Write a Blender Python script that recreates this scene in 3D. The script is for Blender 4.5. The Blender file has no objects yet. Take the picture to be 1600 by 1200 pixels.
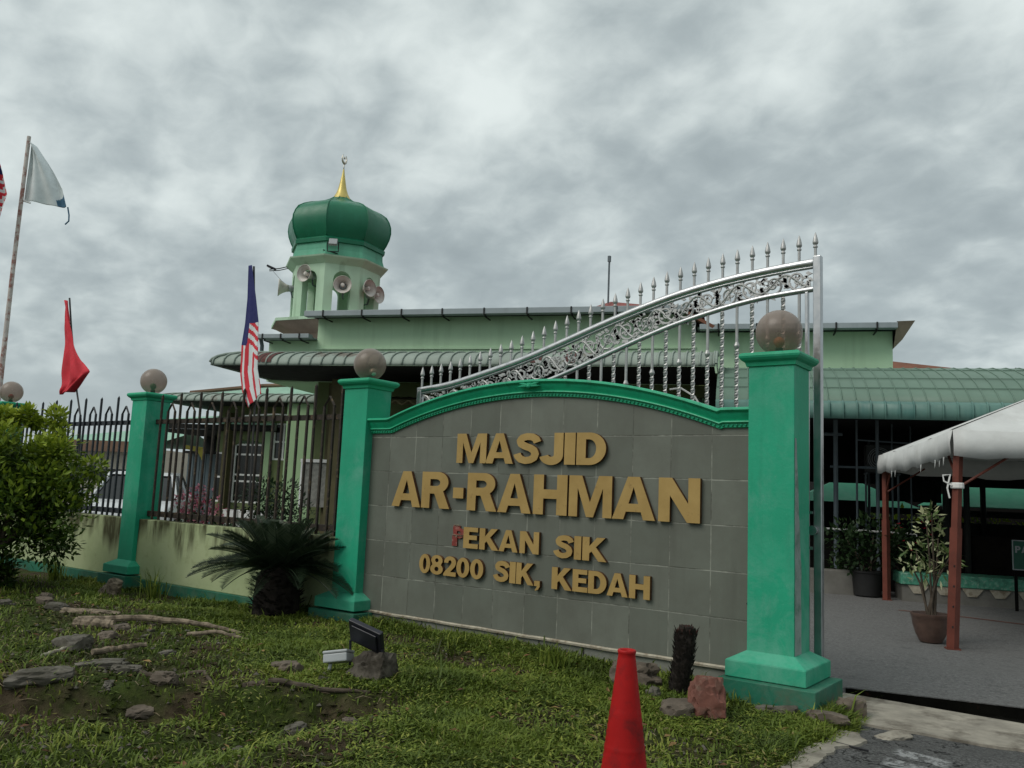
import bpy, bmesh, math, random
import numpy as np
from mathutils import Vector, Matrix, noise as mn
from mathutils.geometry import tessellate_polygon
R = math.radians
rng = random.Random(7)
S = bpy.context.scene
COL = S.collection

# ------------------------------------------------------------------ camera, sky, sun, exposure
CAM = Vector((2.581, -6.045, 1.150))
F_PX = 1343.64
cam_d = bpy.data.cameras.new('camera'); cam = bpy.data.objects.new('camera', cam_d); COL.objects.link(cam)
cam_d.sensor_fit = 'HORIZONTAL'; cam_d.sensor_width = 36.0; cam_d.lens = F_PX / 1600 * 36
cam_d.clip_start = 0.05; cam_d.clip_end = 2000
_rot = Matrix.Rotation(R(36.371), 3, 'Z') @ Matrix.Rotation(R(7.31), 3, 'X') @ Matrix.Rotation(R(-2.423), 3, 'Y')
_right, _fwd, _up = _rot.col[0], _rot.col[1], _rot.col[2]
cam.matrix_world = Matrix.Translation(CAM) @ Matrix((_right, _up, -_fwd)).transposed().to_4x4()
S.camera = cam

SUN_EL, SUN_AZ = R(46), R(203)
w = bpy.data.worlds.new('World'); S.world = w; w.use_nodes = True
wn, wl = w.node_tree.nodes, w.node_tree.links
wn.clear()
def wnode(t, **k):
    n = wn.new(t)
    for a, b in k.items():
        if a.startswith('i_'): n.inputs[a[2:]].default_value = b
        else: setattr(n, a, b)
    return n
def wmath(op, a, b=None, clamp=False):
    n = wn.new('ShaderNodeMath'); n.operation = op; n.use_clamp = clamp
    for i, s in enumerate((a, b)):
        if s is None: continue
        if isinstance(s, (int, float)): n.inputs[i].default_value = s
        else: wl.new(s, n.inputs[i])
    return n.outputs[0]
w_out = wnode('ShaderNodeOutputWorld'); w_bg = wnode('ShaderNodeBackground'); w_bg.inputs['Strength'].default_value = 0.1
wl.new(w_bg.outputs[0], w_out.inputs[0])
sky = wnode('ShaderNodeTexSky', sky_type='NISHITA', sun_disc=False, sun_elevation=SUN_EL, sun_rotation=SUN_AZ)
tc = wnode('ShaderNodeTexCoord'); sep = wnode('ShaderNodeSeparateXYZ'); wl.new(tc.outputs['Generated'], sep.inputs[0])
zz = wmath('MAXIMUM', sep.outputs[2], 0.0)
den = wmath('ADD', zz, 0.40)
cmb = wnode('ShaderNodeCombineXYZ')
wl.new(wmath('DIVIDE', sep.outputs[0], den), cmb.inputs[0]); wl.new(wmath('DIVIDE', sep.outputs[1], den), cmb.inputs[1])
def wnoise(scale, detail, rough, off, dist=0.0, src=None):
    mp = wnode('ShaderNodeMapping'); mp.inputs['Location'].default_value = off; mp.inputs['Scale'].default_value = (scale, scale * 1.1, scale)
    mp.inputs['Rotation'].default_value = (0, 0, R(25))
    wl.new(src or cmb.outputs[0], mp.inputs[0])
    n = wnode('ShaderNodeTexNoise'); n.inputs['Scale'].default_value = 1.0; n.inputs['Detail'].default_value = detail
    n.inputs['Roughness'].default_value = rough; n.inputs['Distortion'].default_value = dist
    wl.new(mp.outputs[0], n.inputs['Vector']); return n.outputs['Fac']
n1 = wnoise(2.2, 2, 0.45, (8.4, 14.6, 0), 0.0)
n2 = wnoise(5.2, 3, 0.5, (14.6, 8.4, 2), 0.35)
n3 = wnoise(15.0, 5, 0.55, (7.3, 2.2, 4), 0.3)
mixn = wmath('ADD', wmath('ADD', wmath('MULTIPLY', n1, 0.42), wmath('MULTIPLY', n2, 0.38)), wmath('MULTIPLY', n3, 0.20))
el = wmath('MULTIPLY', zz, 0.20)
gd = (_rot @ Vector(((700 - 800) / F_PX, 1, (600 - 40) / F_PX))).normalized()      # thinner cloud towards the hidden bright patch of sky
vd = wn.new('ShaderNodeVectorMath'); vd.operation = 'DOT_PRODUCT'; vd.inputs[1].default_value = gd
wl.new(tc.outputs['Generated'], vd.inputs[0])
glow = wmath('MULTIPLY', wmath('POWER', wmath('MAXIMUM', vd.outputs['Value'], 0.0), 12.0), 0.032)
cl = wmath('ADD', wmath('ADD', mixn, glow), wmath('SUBTRACT', el, 0.075))
ramp = wnode('ShaderNodeValToRGB'); wl.new(cl, ramp.inputs[0])
cr = ramp.color_ramp; cr.interpolation = 'B_SPLINE'
cr.elements[0].position = 0.30; cr.elements[0].color = (0.185, 0.216, 0.223, 1)
cr.elements[1].position = 0.68; cr.elements[1].color = (0.53, 0.575, 0.56, 1)
e = cr.elements.new(0.45); e.color = (0.255, 0.294, 0.300, 1)
e = cr.elements.new(0.55); e.color = (0.375, 0.418, 0.414, 1)
hz = wnode('ShaderNodeMix', data_type='RGBA'); hz.inputs[7].default_value = (0.285, 0.325, 0.338, 1)
wl.new(wmath('SUBTRACT', 1.0, wmath('MULTIPLY', zz, 6.5), True), hz.inputs[0])
wl.new(ramp.outputs[0], hz.inputs[6])
scl = wnode('ShaderNodeMix', data_type='RGBA', blend_type='MULTIPLY'); scl.inputs[0].default_value = 1
scl.inputs[7].default_value = (10, 10, 10, 1); wl.new(hz.outputs[2], scl.inputs[6])
mixs = wnode('ShaderNodeMix', data_type='RGBA'); mixs.inputs[0].default_value = 0.95
wl.new(sky.outputs[0], mixs.inputs[6]); wl.new(scl.outputs[2], mixs.inputs[7]); wl.new(mixs.outputs[2], w_bg.inputs['Color'])

sun_d = bpy.data.lights.new('sun', 'SUN'); sun_d.energy = 1.1; sun_d.angle = R(35); sun_d.color = (1.0, 0.95, 0.88)
sun = bpy.data.objects.new('sun', sun_d); COL.objects.link(sun)
sd = Vector((math.sin(SUN_AZ) * math.cos(SUN_EL), math.cos(SUN_AZ) * math.cos(SUN_EL), math.sin(SUN_EL)))
sun.rotation_euler = (-sd).to_track_quat('-Z', 'Y').to_euler()
S.view_settings.view_transform = 'Standard'; S.view_settings.look = 'None'; S.view_settings.gamma = 1
S.view_settings.exposure = 0.66

# ------------------------------------------------------------------ helpers
class MB:
    def __init__(s): s.v = []; s.f = []; s.m = []; s.t = []; s.tint = 0.5
    def add(s, vs, fs, m=0):
        o = len(s.v); s.v += [tuple(p) for p in vs]; s.t += [s.tint] * len(vs)
        for f in fs: s.f.append([i + o for i in f]); s.m.append(m)
    def box(s, x0, x1, y0, y1, z0, z1, m=0, xf=None):
        vs = [(x, y, z) for z in (z0, z1) for y in (y0, y1) for x in (x0, x1)]
        if xf: vs = [xf @ Vector(p) for p in vs]
        s.add(vs, [(0, 2, 3, 1), (4, 5, 7, 6), (0, 1, 5, 4), (2, 6, 7, 3), (0, 4, 6, 2), (1, 3, 7, 5)], m)
    def frustum(s, a, b, z0, z1, m=0):
        # a, b = (x0,x1,y0,y1) at the bottom and at the top
        vs = [(x, y, z0) for y in a[2:] for x in a[:2]] + [(x, y, z1) for y in b[2:] for x in b[:2]]
        s.add(vs, [(0, 2, 3, 1), (4, 5, 7, 6), (0, 1, 5, 4), (2, 6, 7, 3), (0, 4, 6, 2), (1, 3, 7, 5)], m)
    def tube(s, path, r, n=8, m=0, caps=True, twist=0.0):
        path = [Vector(p) for p in path]; rs = r if isinstance(r, (list, tuple)) else [r] * len(path)
        t0 = (path[1] - path[0]).normalized()
        ref = Vector((0, 0, 1)) if abs(t0.z) < 0.9 else Vector((1, 0, 0))
        a = t0.cross(ref).normalized(); rings = []
        for i, p in enumerate(path):
            t = (path[min(i + 1, len(path) - 1)] - path[max(i - 1, 0)]).normalized()
            a = (a - t * a.dot(t)).normalized(); b = t.cross(a)
            rings.append([p + (a * math.cos(q) + b * math.sin(q)) * rs[i] for q in [2 * math.pi * k / n + twist * i for k in range(n)]])
        vs = [q for g in rings for q in g]
        fs = [(i * n + k, i * n + (k + 1) % n, (i + 1) * n + (k + 1) % n, (i + 1) * n + k) for i in range(len(path) - 1) for k in range(n)]
        if caps: fs += [tuple(reversed(range(n))), tuple(range((len(path) - 1) * n, len(path) * n))]
        s.add(vs, fs, m)
    def lathe(s, prof, n=24, c=(0, 0, 0), m=0, ph=0.0, axis=None, closed=False):
        vs = []
        for r, z in prof:
            for k in range(n):
                q = ph + 2 * math.pi * k / n
                vs.append(Vector((r * math.cos(q), r * math.sin(q), z)))
        if axis is not None:
            q = Vector((0, 0, 1)).rotation_difference(Vector(axis).normalized()); vs = [q @ p for p in vs]
        vs = [p + Vector(c) for p in vs]
        fs = [(i * n + k, i * n + (k + 1) % n, (i + 1) * n + (k + 1) % n, (i + 1) * n + k) for i in range(len(prof) - 1) for k in range(n)]
        if prof[0][0] > 1e-4 and closed: fs.append(tuple(reversed(range(n))))
        if prof[-1][0] > 1e-4 and closed: fs.append(tuple(range((len(prof) - 1) * n, len(prof) * n)))
        s.add(vs, fs, m)
    def prism(s, poly, y0, y1, m=0, mside=None, holes=()):
        # polygon(s) in X,Z extruded from y0 (front) to y1
        loops = [list(poly)] + [list(h) for h in holes]
        tri = tessellate_polygon([[Vector((p[0], p[1], 0)) for p in L] for L in loops])
        flat = [p for L in loops for p in L]; n = len(flat)
        vs = [(p[0], y0, p[1]) for p in flat] + [(p[0], y1, p[1]) for p in flat]
        s.add(vs, [tuple(t) for t in tri], m)
        o = len(s.v) - 2 * n
        for t in tri: s.f.append([o + n + i for i in reversed(t)]); s.m.append(m if mside is None else mside)
        b = 0
        for L in loops:
            k = len(L)
            for i in range(k):
                j = (i + 1) % k
                s.f.append([o + b + i, o + b + j, o + n + b + j, o + n + b + i]); s.m.append(m if mside is None else mside)
            b += k
    def sweep(s, path, frames, prof, m=0, caps=True):
        # prof points (a,b) placed at path[i] + a*frames[i][0] + b*frames[i][1]
        n = len(prof); vs = []
        for p, (A, B) in zip(path, frames):
            vs += [Vector(p) + Vector(A) * a + Vector(B) * b for a, b in prof]
        fs = [(i * n + k, i * n + (k + 1) % n, (i + 1) * n + (k + 1) % n, (i + 1) * n + k) for i in range(len(path) - 1) for k in range(n)]
        if caps: fs += [tuple(reversed(range(n))), tuple(range((len(path) - 1) * n, len(path) * n))]
        s.add(vs, fs, m)
    def leaf(s, p, d, up, L, W, m=0, fold=0.0):
        d = d.normalized(); sd_ = d.cross(up)
        if sd_.length < 1e-4: sd_ = d.cross(Vector((1, 0, 0)))
        sd_.normalize(); nrm = sd_.cross(d)
        a = p + d * (L * 0.45)
        s.add([p, a + sd_ * W / 2 + nrm * fold, p + d * L, a - sd_ * W / 2 + nrm * fold], [(0, 1, 2, 3)], m)
    def build(s, name, mats, parent=None, smooth=False, bevel=0.0, fix=True):
        me = bpy.data.meshes.new(name); me.from_pydata(s.v, [], s.f)
        if not isinstance(mats, (list, tuple)): mats = [mats]
        for m in mats: me.materials.append(m)
        if len(mats) > 1: me.polygons.foreach_set('material_index', s.m)
        if any(t != 0.5 for t in s.t):
            at = me.attributes.new('tint', 'FLOAT', 'POINT'); at.data.foreach_set('value', s.t)
        if fix:
            bm = bmesh.new(); bm.from_mesh(me); bmesh.ops.recalc_face_normals(bm, faces=bm.faces); bm.to_mesh(me); bm.free()
        if smooth:
            me.polygons.foreach_set('use_smooth', [True] * len(me.polygons))
            if smooth != 'all':
                try: me.set_sharp_from_angle(angle=R(38))
                except Exception: pass
        me.update()
        o = bpy.data.objects.new(name, me); COL.objects.link(o)
        if parent is not None: o.parent = parent
        if bevel:
            b = o.modifiers.new('bevel', 'BEVEL'); b.width = bevel; b.segments = 2; b.limit_method = 'ANGLE'; b.angle_limit = R(40)
        return o
def tag(o, label=None, cat=None, group=None, kind=None):
    if label: o['label'] = label
    if cat: o['category'] = cat
    if group: o['group'] = group
    if kind: o['kind'] = kind
    return o
def thing(name, label, cat, loc=(0, 0, 0), rz=0.0, group=None):
    o = bpy.data.objects.new(name, None); COL.objects.link(o); o.location = loc; o.rotation_euler = (0, 0, rz)
    o.empty_display_size = 0.2
    return tag(o, label, cat, group)
def copy_tree(o, parent=None):
    c = o.copy(); COL.objects.link(c)
    if parent is not None: c.parent = parent
    for ch in [x for x in o.children]: copy_tree(ch, c)
    return c
def local(P, loc, rz=0.0):
    q = Vector(P) - Vector(loc); return Matrix.Rotation(-rz, 3, 'Z') @ q

# ------------------------------------------------------------------ materials
class NT:
    def __init__(s, name):
        s.mat = bpy.data.materials.new(name); s.mat.use_nodes = True
        s.n = s.mat.node_tree.nodes; s.l = s.mat.node_tree.links; s.n.clear()
        s.out = s.n.new('ShaderNodeOutputMaterial'); s.b = s.n.new('ShaderNodeBsdfPrincipled'); s.l.new(s.b.outputs[0], s.out.inputs[0])
        s.geo = s.n.new('ShaderNodeNewGeometry')
    def noise(s, scale, detail=4, rough=0.55, stretch=None, dist=0.0, off=(0, 0, 0)):
        mp = s.n.new('ShaderNodeMapping'); mp.inputs['Scale'].default_value = stretch or (1, 1, 1); mp.inputs['Location'].default_value = off
        s.l.new(s.geo.outputs['Position'], mp.inputs[0])
        t = s.n.new('ShaderNodeTexNoise'); t.inputs['Scale'].default_value = scale; t.inputs['Detail'].default_value = detail
        t.inputs['Roughness'].default_value = rough; t.inputs['Distortion'].default_value = dist
        s.l.new(mp.outputs[0], t.inputs['Vector']); return t.outputs['Fac']
    def math(s, op, a, b=None, clamp=False):
        n = s.n.new('ShaderNodeMath'); n.operation = op; n.use_clamp = clamp
        for i, x in enumerate((a, b)):
            if x is None: continue
            if isinstance(x, (int, float)): n.inputs[i].default_value = x
            else: s.l.new(x, n.inputs[i])
        return n.outputs[0]
    def rng(s, x, a, b, c=0.0, d=1.0):
        n = s.n.new('ShaderNodeMapRange'); n.inputs[1].default_value = a; n.inputs[2].default_value = b; n.inputs[3].default_value = c; n.inputs[4].default_value = d
        s.l.new(x, n.inputs[0]); return n.outputs[0]
    def mix(s, f, a, b):
        n = s.n.new('ShaderNodeMix'); n.data_type = 'RGBA'
        for i, x in ((0, f), (6, a), (7, b)):
            if isinstance(x, (int, float)): n.inputs[i].default_value = x
            elif isinstance(x, tuple): n.inputs[i].default_value = (*x, 1) if len(x) == 3 else x
            else: s.l.new(x, n.inputs[i])
        return n.outputs[2]
    def xyz(s):
        n = s.n.new('ShaderNodeSeparateXYZ'); s.l.new(s.geo.outputs['Position'], n.inputs[0]); return n.outputs
    def bump(s, h, strength=0.3, dist=0.01):
        n = s.n.new('ShaderNodeBump'); n.inputs['Strength'].default_value = strength; n.inputs['Distance'].default_value = dist
        s.l.new(h, n.inputs['Height']); s.l.new(n.outputs[0], s.b.inputs['Normal'])
    def done(s, col, rough=0.7, metal=0.0, spec=0.4):
        if isinstance(col, tuple): s.b.inputs['Base Color'].default_value = (*col, 1)
        else: s.l.new(col, s.b.inputs['Base Color'])
        if isinstance(rough, (int, float)): s.b.inputs['Roughness'].default_value = rough
        else: s.l.new(rough, s.b.inputs['Roughness'])
        s.b.inputs['Metallic'].default_value = metal; s.b.inputs['Specular IOR Level'].default_value = spec
        return s.mat
def mul(c, k): return tuple(min(1.0, x * k) for x in c)
def M(name, col, rough=0.7, var=0.18, scale=2.5, bump=0.15, bscale=60, metal=0.0, dirt=None, streak=None, spec=0.35):
    t = NT(name)
    n = t.noise(scale, 5, 0.6)
    c = t.mix(t.rng(n, 0.3, 0.7), mul(col, 1 - var), mul(col, 1 + var))
    if dirt:   # (colour, lo, hi, scale, amount)
        d = t.noise(dirt[3], 6, 0.65, off=(3, 7, 1)); c = t.mix(t.math('MULTIPLY', t.rng(d, dirt[1], dirt[2]), dirt[4]), c, dirt[0])
    if streak: # (colour, lo, hi, scale, amount) runs of dirt down the face
        d = t.noise(streak[3], 5, 0.6, stretch=(1, 1, 0.08), off=(1, 2, 5)); d2 = t.noise(1.3, 3, 0.5, off=(9, 4, 2))
        f = t.math('MULTIPLY', t.rng(d, streak[1], streak[2]), t.rng(d2, 0.35, 0.6)); c = t.mix(t.math('MULTIPLY', f, streak[4]), c, streak[0])
    if bump: t.bump(t.noise(bscale, 4, 0.6), bump, 0.006)
    r = t.rng(t.noise(scale * 3, 3, 0.5, off=(5, 5, 5)), 0.3, 0.7, max(0.03, rough - 0.08), min(1, rough + 0.08))
    return t.done(c, r, metal, spec)
def foliage(name, ramp_pts, rough=0.5, trans=0.25):
    t = NT(name)
    a = t.n.new('ShaderNodeAttribute'); a.attribute_name = 'tint'
    r = t.n.new('ShaderNodeValToRGB'); t.l.new(a.outputs['Fac'], r.inputs[0])
    r.color_ramp.elements[0].position = ramp_pts[0][0]; r.color_ramp.elements[0].color = (*ramp_pts[0][1], 1)
    r.color_ramp.elements[1].position = ramp_pts[-1][0]; r.color_ramp.elements[1].color = (*ramp_pts[-1][1], 1)
    for p, c in ramp_pts[1:-1]: r.color_ramp.elements.new(p).color = (*c, 1)
    t.done(r.outputs[0], rough, 0, 0.3)
    tr = t.n.new('ShaderNodeBsdfTranslucent'); t.l.new(r.outputs[0], tr.inputs['Color'])
    mx = t.n.new('ShaderNodeMixShader'); mx.inputs[0].default_value = trans
    t.l.new(t.b.outputs[0], mx.inputs[1]); t.l.new(tr.outputs[0], mx.inputs[2]); t.l.new(mx.outputs[0], t.out.inputs[0])
    return t.mat

def tile_material():
    t = NT('grey_tile'); X, Y, Z = t.xyz()
    u = t.math('DIVIDE', t.math('ADD', X, 33.0), 0.33); v = t.math('DIVIDE', t.math('ADD', Z, 33.0), 0.33)
    fu = t.math('FRACT', u); fv = t.math('FRACT', v)
    du = t.math('SUBTRACT', 0.5, t.math('ABSOLUTE', t.math('SUBTRACT', fu, 0.5)))
    dv = t.math('SUBTRACT', 0.5, t.math('ABSOLUTE', t.math('SUBTRACT', fv, 0.5)))
    d = t.math('MINIMUM', du, dv)
    wob = t.rng(t.noise(14, 3, 0.6), 0.3, 0.7, -0.006, 0.004)
    g = t.rng(t.math('ADD', d, wob), 0.006, 0.016, 1.0, 0.0)
    cb = t.n.new('ShaderNodeCombineXYZ'); t.l.new(t.math('FLOOR', u), cb.inputs[0]); t.l.new(t.math('FLOOR', v), cb.inputs[1])
    wnz = t.n.new('ShaderNodeTexWhiteNoise'); wnz.noise_dimensions = '2D'; t.l.new(cb.outputs[0], wnz.inputs['Vector'])
    base = t.mix(wnz.outputs['Value'], (0.114, 0.126, 0.104), (0.152, 0.165, 0.138))
    base = t.mix(t.rng(t.noise(2.2, 6, 0.65), 0.35, 0.7, 0, 0.5), base, (0.076, 0.074, 0.060))
    st = t.math('MULTIPLY', t.rng(t.noise(9, 5, 0.6, stretch=(1, 1, 0.06)), 0.52, 0.72), t.rng(t.noise(1.0, 3, 0.5, off=(4, 0, 2)), 0.4, 0.62))
    base = t.mix(t.math('MULTIPLY', st, 0.45), base, (0.085, 0.088, 0.072))
    sp = t.rng(t.noise(70, 3, 0.7, off=(1, 1, 1)), 0.66, 0.74); base = t.mix(t.math('MULTIPLY', sp, 0.25), base, (0.32, 0.33, 0.29))
    gv = t.rng(t.noise(4.5, 5, 0.65, off=(8, 3, 6)), 0.42, 0.60)
    gcol = t.mix(gv, (0.06, 0.06, 0.048), (0.30, 0.31, 0.265))
    c = t.mix(t.math('MULTIPLY', g, 0.65), base, gcol)
    hgt = t.math('ADD', t.math('MULTIPLY', g, -1.0), t.math('MULTIPLY', t.noise(120, 3, 0.6), 0.25))
    t.bump(hgt, 0.35, 0.004)
    return t.done(c, t.rng(t.noise(5, 3), 0.3, 0.7, 0.42, 0.6), 0, 0.35)
MT_TILE = tile_material()
MT_PLINTH = M('plinth_tile', (0.165, 0.172, 0.148), 0.7, 0.2, 3, 0.2, 60, dirt=((0.08, 0.085, 0.05), 0.5, 0.7, 4, 0.6))
MT_TRIM = M('cement_trim', (0.36, 0.33, 0.26), 0.8, 0.25, 8, 0.4, 50, dirt=((0.13, 0.09, 0.05), 0.5, 0.66, 9, 0.8))
def pillar_material(name, col, pale, amount=0.55):
    t = NT(name)
    c = t.mix(t.rng(t.noise(1.6, 5, 0.6), 0.3, 0.7), mul(col, 0.86), mul(col, 1.12))
    p = t.math('MULTIPLY', t.rng(t.noise(3.0, 8, 0.72, dist=0.5), 0.44, 0.62), t.rng(t.noise(1.2, 3, 0.5, off=(2, 8, 3)), 0.40, 0.58))
    c = t.mix(t.math('MULTIPLY', p, amount), c, pale)
    st = t.rng(t.noise(11, 5, 0.65, stretch=(1, 1, 0.07)), 0.52, 0.72); c = t.mix(t.math('MULTIPLY', st, 0.25), c, mul(col, 0.55))
    X, Y, Z = t.xyz(); mud = t.math('MULTIPLY', t.rng(t.noise(7, 6, 0.7, off=(1, 9, 4)), 0.46, 0.64), t.rng(Z, 0.02, -0.16, 0, 1)); c = t.mix(t.math('MULTIPLY', mud, 0.8), c, (0.10, 0.085, 0.055))
    sp = t.rng(t.noise(45, 4, 0.7, off=(6, 1, 2)), 0.64, 0.72); c = t.mix(t.math('MULTIPLY', sp, 0.3), c, pale)
    t.bump(t.noise(38, 5, 0.62), 0.25, 0.006)
    return t.done(c, 0.62, 0, 0.35)
MT_PILLAR = pillar_material('pillar_green', (0.012, 0.305, 0.172), (0.13, 0.36, 0.275))
MT_BASE = pillar_material('base_green', (0.022, 0.30, 0.178), (0.16, 0.40, 0.30), 0.4)
MT_DKGREEN = pillar_material('plinth_dark_green', (0.010, 0.125, 0.075), (0.10, 0.20, 0.15), 0.5)
MT_CAP = pillar_material('cap_green', (0.011, 0.30, 0.155), (0.07, 0.36, 0.23), 0.3)
MT_BARECEM = M('bare_cement', (0.23, 0.28, 0.26), 0.85, 0.2, 5, 0.3, 50, dirt=((0.06, 0.16, 0.11), 0.5, 0.64, 8, 0.7))
MT_MOULD = M('moulding_green', (0.010, 0.37, 0.19), 0.42, 0.12, 5, 0.15, 60, dirt=((0.006, 0.13, 0.07), 0.52, 0.7, 9, 0.5), spec=0.5)
def letter_gold():
    t = NT('letter_gold'); c = t.mix(t.rng(t.noise(5, 5, 0.6), 0.3, 0.7), (0.33, 0.215, 0.068), (0.41, 0.275, 0.095))
    c = t.mix(t.rng(t.noise(16, 4, 0.7, off=(2, 5, 1)), 0.62, 0.75, 0, 0.6), c, (0.20, 0.12, 0.045))
    t.bump(t.noise(90, 3), 0.1, 0.003); return t.done(c, 0.5, 0.15, 0.4)
MT_GOLD = letter_gold()
MT_LSIDE = M('letter_edge', (0.085, 0.038, 0.016), 0.75, 0.35, 14, 0.2, 60)
MT_RUST = M('letter_rust', (0.20, 0.038, 0.030), 0.8, 0.3, 18, 0.3, 60, dirt=((0.30, 0.18, 0.15), 0.5, 0.65, 22, 0.7))
MT_STEEL = M('stainless_steel', (0.46, 0.47, 0.48), 0.36, 0.06, 6, 0.03, 40, metal=1.0)
MT_CAST = M('cast_steel', (0.42, 0.42, 0.415), 0.55, 0.12, 10, 0.1, 40, metal=0.75)
MT_IRON = M('rusty_iron', (0.026, 0.020, 0.015), 0.75, 0.35, 10, 0.3, 70, dirt=((0.16, 0.11, 0.06), 0.56, 0.7, 18, 0.7))
MT_IRONB = M('blue_black_iron', (0.022, 0.027, 0.034), 0.6, 0.3, 10, 0.2, 70, dirt=((0.09, 0.06, 0.04), 0.6, 0.72, 20, 0.6))
def fence_wall_material():
    t = NT('wall_light_green'); X, Y, Z = t.xyz()
    c = t.mix(t.rng(t.noise(1.5, 5, 0.6), 0.3, 0.7), (0.29, 0.35, 0.185), (0.38, 0.43, 0.25))
    n = t.noise(5.5, 5, 0.62, stretch=(1, 1, 0.14), dist=0.3)
    run = t.rng(t.noise(2.4, 3, 0.5, stretch=(1, 1, 0.0), off=(3, 2, 0)), 0.35, 0.75, 0.05, 0.62)
    top = t.rng(t.math('SUBTRACT', 0.66, Z), 0.0, 0.80)     # distance below the coping: rain runs end at uneven lengths
    f = t.math('MULTIPLY', t.rng(n, 0.37, 0.54), t.rng(t.math('SUBTRACT', run, top), -0.15, 0.10))
    c = t.mix(t.math('MULTIPLY', f, 0.9), c, (0.036, 0.032, 0.012))
    mo = t.rng(t.noise(8, 6, 0.7, off=(5, 5, 5)), 0.55, 0.7, 0, 0.4); c = t.mix(mo, c, (0.18, 0.20, 0.09))
    t.bump(t.noise(30, 5), 0.3, 0.008); return t.done(c, 0.85, 0, 0.2)
MT_FWALL = fence_wall_material()
MT_BAND = M('band_dark_green', (0.012, 0.105, 0.062), 0.75, 0.3, 4, 0.3, 40, dirt=((0.10, 0.13, 0.08), 0.5, 0.68, 5, 0.5))
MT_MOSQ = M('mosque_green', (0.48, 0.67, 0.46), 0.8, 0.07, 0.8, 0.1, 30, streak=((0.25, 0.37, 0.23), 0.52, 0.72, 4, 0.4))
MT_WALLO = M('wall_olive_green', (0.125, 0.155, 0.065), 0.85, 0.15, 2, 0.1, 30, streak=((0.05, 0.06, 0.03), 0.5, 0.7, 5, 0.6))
MT_MOSQL = M('column_green', (0.27, 0.39, 0.22), 0.8, 0.08, 1.2, 0.1, 30)
MT_OLIVE = M('wall_olive', (0.085, 0.075, 0.035), 0.85, 0.2, 2, 0.1, 30)
MT_TOWER = M('tower_green', (0.42, 0.58, 0.43), 0.8, 0.1, 1.5, 0.15, 30, streak=((0.12, 0.19, 0.11), 0.52, 0.7, 5, 0.5))
MT_SKIRT = M('skirt_green', (0.10, 0.33, 0.22), 0.7, 0.1, 2, 0.1, 30, streak=((0.05, 0.15, 0.1), 0.52, 0.7, 6, 0.5))
MT_DOME = M('dome_green', (0.006, 0.135, 0.068), 0.42, 0.12, 1.5, 0.06, 30, streak=((0.02, 0.20, 0.12), 0.52, 0.7, 6, 0.35), spec=0.4)
MT_SPIRE = M('spire_gold', (0.55, 0.44, 0.14), 0.4, 0.1, 3, 0.05, 30, metal=0.35)
MT_SILV = M('crescent_silver', (0.55, 0.52, 0.45), 0.4, 0.1, 3, 0.05, 30, metal=0.7)
MT_SOFF = M('soffit_pinkish', (0.36, 0.27, 0.22), 0.85, 0.2, 2, 0.1, 30)
MT_GUTTER = M('gutter_grey', (0.27, 0.31, 0.33), 0.55, 0.12, 1.2, 0.05, 30, streak=((0.16, 0.19, 0.2), 0.5, 0.7, 3, 0.5))
MT_BLACK = M('dark_joint', (0.018, 0.018, 0.018), 0.8, 0.2, 3, 0)
MT_AWN = M('awning_grey_green', (0.25, 0.30, 0.26), 0.6, 0.15, 1.0, 0.05, 30, dirt=((0.10, 0.06, 0.045), 0.60, 0.66, 0.9, 0.7), streak=((0.12, 0.16, 0.13), 0.5, 0.7, 6, 0.5))
MT_RUSTAWN = M('awning_rusty_sheet', (0.085, 0.028, 0.024), 0.75, 0.35, 5, 0.1, 30)
MT_AWN2 = M('awning_green', (0.115, 0.185, 0.143), 0.55, 0.10, 1.0, 0.05, 30, streak=((0.10, 0.18, 0.14), 0.5, 0.7, 5, 0.4))
MT_VAL = M('awning_teal_valance', (0.085, 0.175, 0.150), 0.5, 0.15, 2, 0.05, 30, streak=((0.03, 0.12, 0.11), 0.48, 0.66, 7, 0.6))
MT_UNDERSHADE = M('underside_shade', (0.012, 0.012, 0.011), 0.9, 0.2, 2, 0)  # near-black: shade beneath awnings and roofs put into the colour
MT_BROWNROOF = M('brown_roof', (0.155, 0.062, 0.036), 0.75, 0.2, 2, 0.1, 20)
MT_REDROOF = M('red_roof', (0.20, 0.062, 0.055), 0.75, 0.2, 2, 0.1, 20)
MT_ROOFG = M('roof_pale_green', (0.24, 0.41, 0.31), 0.6, 0.1, 1.5, 0.05, 20, streak=((0.15, 0.27, 0.2), 0.5, 0.7, 5, 0.4))
MT_WHITE = M('white_paint', (0.70, 0.70, 0.68), 0.6, 0.1, 3, 0.05, 30)
MT_GLASS = M('dark_window_glass', (0.012, 0.014, 0.014), 0.12, 0.1, 3, 0, spec=0.5)
MT_CREAM = M('cream_wall', (0.50, 0.46, 0.38), 0.8, 0.1, 2, 0.05, 20, streak=((0.33, 0.30, 0.24), 0.5, 0.7, 2, 0.4))
MT_BROWN = M('brown_fascia', (0.17, 0.105, 0.07), 0.8, 0.2, 2, 0.05, 20)
MT_FOOT = M('old_concrete_footing', (0.085, 0.074, 0.060), 0.95, 0.45, 9, 0.8, 30, dirt=((0.022, 0.018, 0.012), 0.45, 0.6, 8, 0.85))
MT_STONEW = M('stone_cladding', (0.20, 0.20, 0.18), 0.85, 0.4, 9, 0.5, 25)
MT_SHED = M('shed_blue_grey', (0.10, 0.135, 0.155), 0.5, 0.12, 3, 0.05, 30)
MT_YELLOW = M('yellow_cloth', (0.55, 0.47, 0.10), 0.8, 0.1, 3, 0.05, 30)
MT_REDC = M('red_cloth', (0.55, 0.028, 0.045), 0.75, 0.15, 5, 0.2, 40)
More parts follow.
